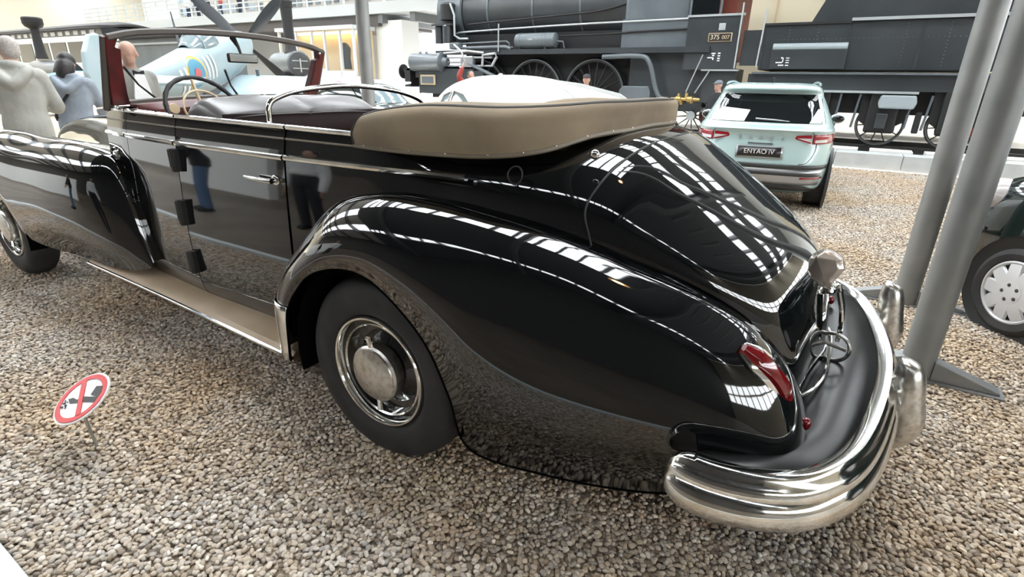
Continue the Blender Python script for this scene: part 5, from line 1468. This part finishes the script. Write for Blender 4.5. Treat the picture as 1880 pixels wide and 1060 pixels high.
for ang in (170, 80, -10, 260):
    a0 = math.radians(ang-35)
    dv = rN*math.cos(a0)+uN*math.sin(a0); sv = np.cross(hN, dv)
    A = []
    for q, wd, tw in ((.15, .09, 1.0), (.6, .16, .8), (1.2, .19, .55), (1.65, .16, .4), (1.95, .08, .3)):
        c2 = sv*math.cos(tw)+hN*math.sin(tw); n2 = np.cross(dv, c2)
        A.append([ac(-.22, 0, 0)+dv*q+c2*wd*a_+n2*.035*b_ for a_, b_ in ((-1, 0), (-.4, 1), (.4, 1), (1, 0), (.4, -1), (-.4, -1))])
    b = MB().grid(cr2(A, 4, 1), closev=True); b.f.append(tuple(len(b.v)-6+i for i in range(6)))
    pb = b.build('propeller_blade', M['prop'], ap, ang=60)
    MB().box(ac(-.22, 0, 0)+dv*1.97, (.10, .10, .10)).build('blade_tip', M['roundel_yellow'], pb, bevel=.02)
for s in (-1, 1):
    MB().tube([ac(2.0, s*.85, -.5), ac(1.9, s*.85, -1.75)], .05, 8).build('undercarriage_leg', M['loco_grey'], ap)
    MB().lathe([(.001, -.08), (.2, -.08), (.3, -.06), (.32, 0), (.3, .06), (.2, .08), (.001, .08)], ac(1.9, s*.92, -1.78), rN, 28).build('main_wheel', M['tyre'], ap)
MB().lathe([(.001, -.05), (.13, -.04), (.15, 0), (.13, .04), (.001, .05)], (ac(8.3, 0, 0)[0], ac(8.3, 0, 0)[1], .16), rN, 20).build('tail_wheel', M['tyre'], ap)

# ================================================================== visitors
M['skin'] = mat('skin', (0.46, 0.27, 0.20), 0.55, noise=(6, (0.52, 0.32, 0.25), .4, .7))
def voxel(o, vs, it=3):
    md = o.modifiers.new('remesh', 'REMESH'); md.mode = 'VOXEL'; md.voxel_size = vs; md.use_smooth_shade = True
    md = o.modifiers.new('relax', 'SMOOTH'); md.iterations = it; md.factor = .5
    return o
def cloth(name, col, rough=.8, col2=None):
    return mat(name, col, rough, noise=(7, col2, .4, .7) if col2 else None, bump=(11, .5, .02))
def person(label, loc, rz, h=1.75, lean=0.0, head=(0, 0), arms=((.24, .02, .95), (.24, .10, .72)), armsL=None, top=None, top_hem=.80, legs=None, hair='short', hair_m=None, hood=False, extra=None, group=None, fine=.013, stance=.10):
    """standing figure facing +Y in its own frame; heights are fractions scaled to h"""
    s = h/1.75
    r = empty('person', (0, 0, 0), label, 'person', group)
    ca, sa = math.cos(lean), math.sin(lean)
    def L(p):                                        # lean the upper body about the hips
        x, y, z = p
        if z > .92:
            dz = z-.92
            y, z = y+dz*sa+0*ca, .92+dz*ca+(y*-sa)*.3
        return np.array([x, y, z])*s
    b = MB()
    # trunk and neck
    T_ = []
    for z, wd, dp, yo in ((.86, .155, .10, 0), (.95, .165, .115, -.005), (1.08, .14, .10, 0), (1.22, .165, .115, .0), (1.36, .19, .115, -.01), (1.44, .155, .085, -.015), (1.485, .075, .065, -.01), (1.54, .055, .058, .0), (1.60, .055, .058, .01)):
        T_.append([L((wd*math.cos(t), yo+dp*math.sin(t), z)) for t in np.arange(16)/16*2*PI])
    T_ = np.array(T_)
    b.grid(T_, closev=True); b.f.append(tuple(range(16))[::-1]); b.f.append(tuple(len(b.v)-16+i for i in range(16)))
    # head with face
    hy, hp = head
    hc = L((0, .02, 1.635))
    cy_, sy_ = math.cos(hy), math.sin(hy); cp, sp2 = math.cos(hp), math.sin(hp)
    def H(p):
        x, y, z = np.array(p)*s
        y, z = y*cp-z*sp2*-1*-1, z*cp+y*sp2
        return hc+np.array([x*cy_-y*sy_, x*sy_+y*cy_, z])
    def hball(c, rr, n=16, m_=10):
        k = MB().ball((0, 0, 0), rr, n, m_)
        b.add([H(np.array(c)+np.array(v)) for v in k.v], k.f)
    hball((0, -.008, .035), (.078, .097, .088)); hball((0, .025, -.045), (.058, .068, .07)); hball((0, .045, -.085), (.03, .035, .025))
    hball((0, .090, -.02), (.014, .018, .016)); hball((0, .086, .0), (.010, .012, .03)); hball((0, .082, -.062), (.024, .014, .010))
    for q in (-1, 1):
        hball((q*.079, -.01, -.01), (.012, .022, .034)); hball((q*.034, .078, .005), (.016, .012, .010)); hball((q*.03, .078, .025), (.024, .014, .010))
    # arms and five-fingered hands
    ends = []
    for q, (el, wr) in ((1, arms), (-1, armsL or arms)):
        sh = L((q*.175, -.01, 1.40)); el = L((q*el[0], el[1], el[2])); wr = L((q*wr[0], wr[1], wr[2]))
        b.tube([sh, sh*.55+el*.45, el, el*.5+wr*.5, wr], [.056*s, .048*s, .042*s, .038*s, .028*s], 10, smooth=3)
        b.ball(sh, .060*s); b.ball(el, .042*s)
        d = wr-el; d /= np.linalg.norm(d)
        side = np.cross(d, [q*1.0, 0.15, 0]); side /= np.linalg.norm(side)
        nrm = np.cross(d, side)
        pc = wr+d*.05*s
        pal = MB().ball((0, 0, 0), 1)
        b.add([pc+(d*v[0]*.055+side*v[1]*.042+nrm*v[2]*.018)*s for v in pal.v], pal.f)
        for k, ln in enumerate((.065, .075, .070, .055)):
            f0 = pc+(d*.04+side*(-.030+.02*k))*s
            f1 = f0+d*ln*.55*s; f2 = f1+(d*.8+nrm*.5*q)*ln*.5*s
            b.tube([f0, f1, f2], [.0095*s, .009*s, .008*s], 6)
        t0 = pc+(-d*.02-side*.035)*s
        b.tube([t0, t0+(d*.4-side*.9)*.028*s, t0+(d*1.3-side*1.0)*.04*s], [.011*s, .010*s, .009*s], 6)
        ends.append((sh, el, wr))
    # legs and feet
    lg = []
    for q in (-1, 1):
        hp_, kn, an = np.array([q*.085, 0, .90])*s, np.array([q*(stance*.9), .02, .49])*s, np.array([q*stance, -.02, .085])*s
        b.tube([hp_, kn, an], [.088*s, .06*s, .042*s], 12, smooth=5)
        b.ball(an+np.array([0, .055, -.045])*s, np.array([.045, .125, .04])*s)
        lg.append((hp_, kn, an))
    body = b.build('body', M['skin'], r); voxel(body, fine*s)
    # trousers
    b = MB()
    Tr = [[np.array([wd*math.cos(t), dp*math.sin(t), z])*s for t in np.arange(16)/16*2*PI] for z, wd, dp in ((.80, .17, .12), (.88, .178, .128), (.98, .172, .122))]
    b.grid(np.array(Tr), closev=True); b.f.append(tuple(range(16))[::-1]); b.f.append(tuple(32+i for i in range(16)))
    for hp_, kn, an in lg:
        b.tube([hp_, hp_*.5+kn*.5, kn, kn*.5+an*.5, an+np.array([0, 0, -.03*s])], np.array([.102, .09, .078, .072, .068])*s, 12, smooth=3)
    voxel(b.build('trousers', legs, r), fine*s)
    for hp_, kn, an in lg:
        b = MB().ball(an+np.array([0, .06, -.045])*s, np.array([.052, .14, .042])*s)
        b.b2(an+np.array([-.045, -.07, -.085])*s, an+np.array([.045, .17, -.06])*s)
        voxel(b.build('shoe', M['rubber'], r), .012)
    # jacket or shirt
    b = MB()
    J = [(top_hem, .19, .14, .0), (.95, .195, .145, 0), (1.08, .18, .135, 0), (1.22, .20, .14, 0), (1.36, .215, .135, -.01), (1.45, .165, .10, -.015), (1.50, .085, .075, -.01)]
    A = np.array([[L((wd*math.cos(t), yo+dp*math.sin(t), z)) for t in np.arange(20)/20*2*PI] for z, wd, dp, yo in J])
    A = np.stack([cr1(A[:, j], 3) for j in range(20)], 1)
    b.grid(A, closev=True); b.f.append(tuple(range(20))[::-1]); b.f.append(tuple(len(b.v)-20+i for i in range(20)))
    for sh, el, wr in ends:
        b.tube([sh, sh*.5+el*.5, el, el*.45+wr*.55, el*.08+wr*.92], np.array([.082, .074, .066, .060, .048])*s, 12, smooth=3); b.ball(sh, .084*s)
    if hood:
        b.tube([L((.13, -.05, 1.49)), L((.12, -.12, 1.44)), L((.0, -.175, 1.33)), L((-.12, -.12, 1.44)), L((-.13, -.05, 1.49))], np.array([.03, .05, .055, .05, .03])*s, 10, smooth=5)
        b.tube([L((.11, .0, 1.50)), L((0, -.09, 1.505)), L((-.11, .0, 1.50))], np.array([.03, .045, .03])*s, 10, smooth=5)
    voxel(b.build('jacket' if top_hem < .9 else 'shirt', top, r), fine*s)
    # hair or cap
    if hair:
        b = MB()
        def cap(fn, n=20, m_=10):
            o = len(b.v); k = MB().ball((0, 0, 0), 1, n, m_)
            b.add([H(fn(np.array(v))) for v in k.v], k.f)
        if hair == 'short':
            cap(lambda v: np.array([.084*v[0], -.022+.098*v[1], .040+.090*v[2]])); cap(lambda v: np.array([.076*v[0], -.045+.070*v[1], -.005+.08*v[2]]))
        if hair == 'long':
            cap(lambda v: np.array([.094*v[0], -.022+.104*v[1], .040+.098*v[2]])); cap(lambda v: np.array([.104*v[0], -.045+.092*v[1], -.075+.15*v[2]]))
        if hair == 'cap':
            cap(lambda v: np.array([.088*v[0], -.005+.105*v[1], .062+.070*max(v[2], -.35)])); cap(lambda v: np.array([.062*v[0], .105+.055*v[1], .052+.010*v[2]]))
        if hair == 'fringe':
            cap(lambda v: np.array([.083*v[0], -.035+.080*v[1], .0+.055*v[2]]))
        voxel(b.build('hair' if hair != 'cap' else 'cap', hair_m, r), .010)
    if extra: extra(r, L, H, s)
    place(r, loc, rz)
    return r
M['beige_jacket'] = cloth('beige_jacket', (0.36, 0.36, 0.325), .8, (0.42, 0.42, 0.38))
M['grey_jacket'] = cloth('blue_grey_jacket', (0.22, 0.255, 0.30), .8, (0.27, 0.31, 0.355))
M['grey_suit'] = cloth('grey_suit', (0.22, 0.22, 0.20), .8, (0.26, 0.26, 0.24))
M['navy'] = cloth('navy_cloth', (0.015, 0.025, 0.05), .85)
M['dark_cloth'] = cloth('dark_cloth', (0.015, 0.016, 0.02), .85)
M['white_cloth'] = cloth('white_cloth', (0.75, 0.76, 0.77), .85)
M['blue_cloth'] = cloth('blue_cloth', (0.08, 0.15, 0.28), .85)
M['red_cloth'] = cloth('red_cloth', (0.35, 0.06, 0.05), .85)
M['hair_grey'] = mat('grey_hair', (0.36, 0.33, 0.30), .7, noise=(60, (0.46, 0.43, 0.40), .4, .6))
M['hair_dark'] = mat('dark_hair', (0.010, 0.008, 0.008), .5, noise=(50, (0.025, 0.02, 0.019), .4, .6))
M['cap_dark'] = mat('dark_cap', (0.03, 0.03, 0.035), .8)
def bag_strap(r, L, H, s):
    MB().tube([L((.15, .0, 1.485)), L((.09, -.13, 1.40)), L((-.06, -.158, 1.2)), L((-.16, -.12, 1.05)), L((-.2, .02, .98))], .017*s, 6, smooth=5).build('bag_strap', M['dark_cloth'], r)
def bow_tie(r, L, H, s):
    b = MB().prism([(-.06, -.028), (-.008, -.01), (.008, -.01), (.06, -.028), (.06, .028), (.008, .01), (-.008, .01), (-.06, .028)], (0, .02*s, 0), L((0, .125, 1.455)))
    b.build('bow_tie', M['dark_cloth'], r, smooth=False, bevel=.004)
    MB().prism([(-.05*s, 1.44*s), (.05*s, 1.44*s), (.095*s, 1.22*s), (.06*s, .95*s), (-.06*s, .95*s), (-.095*s, 1.22*s)], (0, .03, 0), (0, .118*s, 0)).build('shirt_front', M['white_cloth'], r, smooth=False)
RY = lambda deg: math.radians(deg)
person('man in a beige hooded jacket seen from behind at the left edge', (-7.62, 2.27, 0), RY(62), 1.90, .10, (RY(30), RY(-6)), arms=((.25, .10, 1.12), (.16, .30, 1.10)), top=M['beige_jacket'], top_hem=.78, legs=M['navy'], hair='short', hair_m=M['hair_grey'], hood=True)
person('dark-haired woman in a blue-grey jacket with black bag strap', (-8.45, 3.02, 0), RY(55), 1.80, .22, (RY(-10), RY(-30)), arms=((.25, .14, 1.14), (.18, .34, 1.06)), top=M['grey_jacket'], top_hem=.82, legs=M['dark_cloth'], hair='long', hair_m=M['hair_dark'], hood=True, extra=bag_strap)
person('bald man in a grey suit and bow tie behind the windscreen', (-7.2, 3.21, 0), RY(-85), 1.90, .0, (RY(-40), RY(-12)), top=M['grey_suit'], top_hem=.84, legs=M['dark_cloth'], hair=None, extra=bow_tie)
person('person with raised arm behind the white car roof', (-8.6, 11.6, 0), RY(-130), 1.80, top=M['red_cloth'], legs=M['navy'], hair='short', hair_m=M['hair_dark'], arms=((.30, .05, 1.62), (.22, .10, 1.84)), armsL=((.24, .02, 1.1), (.24, .10, .88)), fine=.018)
person('light-haired person behind the white car near the raised arm', (-7.7, 11.6, 0), RY(20), 1.74, top=M['white_cloth'], legs=M['navy'], hair='short', hair_m=M['cream'], fine=.018)
person('grey-haired visitor between the two big driving wheels', (-6.95, 12.0, 0), RY(170), 1.66, top=M['dark_cloth'], legs=M['navy'], hair='fringe', hair_m=M['hair_grey'], fine=.018)
person('person in white shirt and black cap before the driving wheel', (-5.6, 12.0, 0), RY(200), 1.75, top=M['white_cloth'], top_hem=.92, legs=M['navy'], hair='cap', hair_m=M['cap_dark'], fine=.018)
person('man in flat grey cap left of the mint car', (-2.88, 13.0, 0), RY(150), 1.67, top=M['dark_cloth'], legs=M['navy'], hair='cap', hair_m=M['loco_grey'], fine=.018)
# visitors up on the gallery
gal = [(-44.5, 'white_cloth', 'hair_dark', 20), (-43.2, 'blue_cloth', 'hair_dark', 190), (-41.8, 'dark_cloth', 'hair_grey', 170), (-40.2, 'red_cloth', 'hair_dark', 150), (-38.0, 'dark_cloth', 'hair_dark', 0)]
for (xx, t_, hm, rz) in gal:
    lab = {-44.5: 'person in white leaning near the gallery rail, leftmost up there', -43.2: 'person in blue standing second from left on the gallery', -41.8: 'grey-haired person in dark clothes on the gallery', -40.2: 'person in red clothes standing on the gallery', -38.0: 'person in black clothes, rightmost up on the gallery'}[xx]
    person(lab, (xx, 24.7, 5.58), RY(rz), 1.7, top=M[t_], legs=M['navy'], hair='short', hair_m=M[hm], fine=.03, group='visitors on the gallery')
# visitors on the path, mirrored in the black doors
person('person in black bending over on the path opposite the doors', (-7.6, -1.1, 0), RY(15), 1.72, .55, arms=((.24, .16, 1.1), (.18, .30, .95)), top=M['dark_cloth'], legs=M['blue_cloth'], hair='short', hair_m=M['hair_dark'], fine=.02)
person('person in pale shirt on the path behind the viewer', (-5.2, -1.0, 0), RY(-20), 1.74, top=M['white_cloth'], top_hem=.92, legs=M['dark_cloth'], hair='short', hair_m=M['hair_dark'], fine=.02)
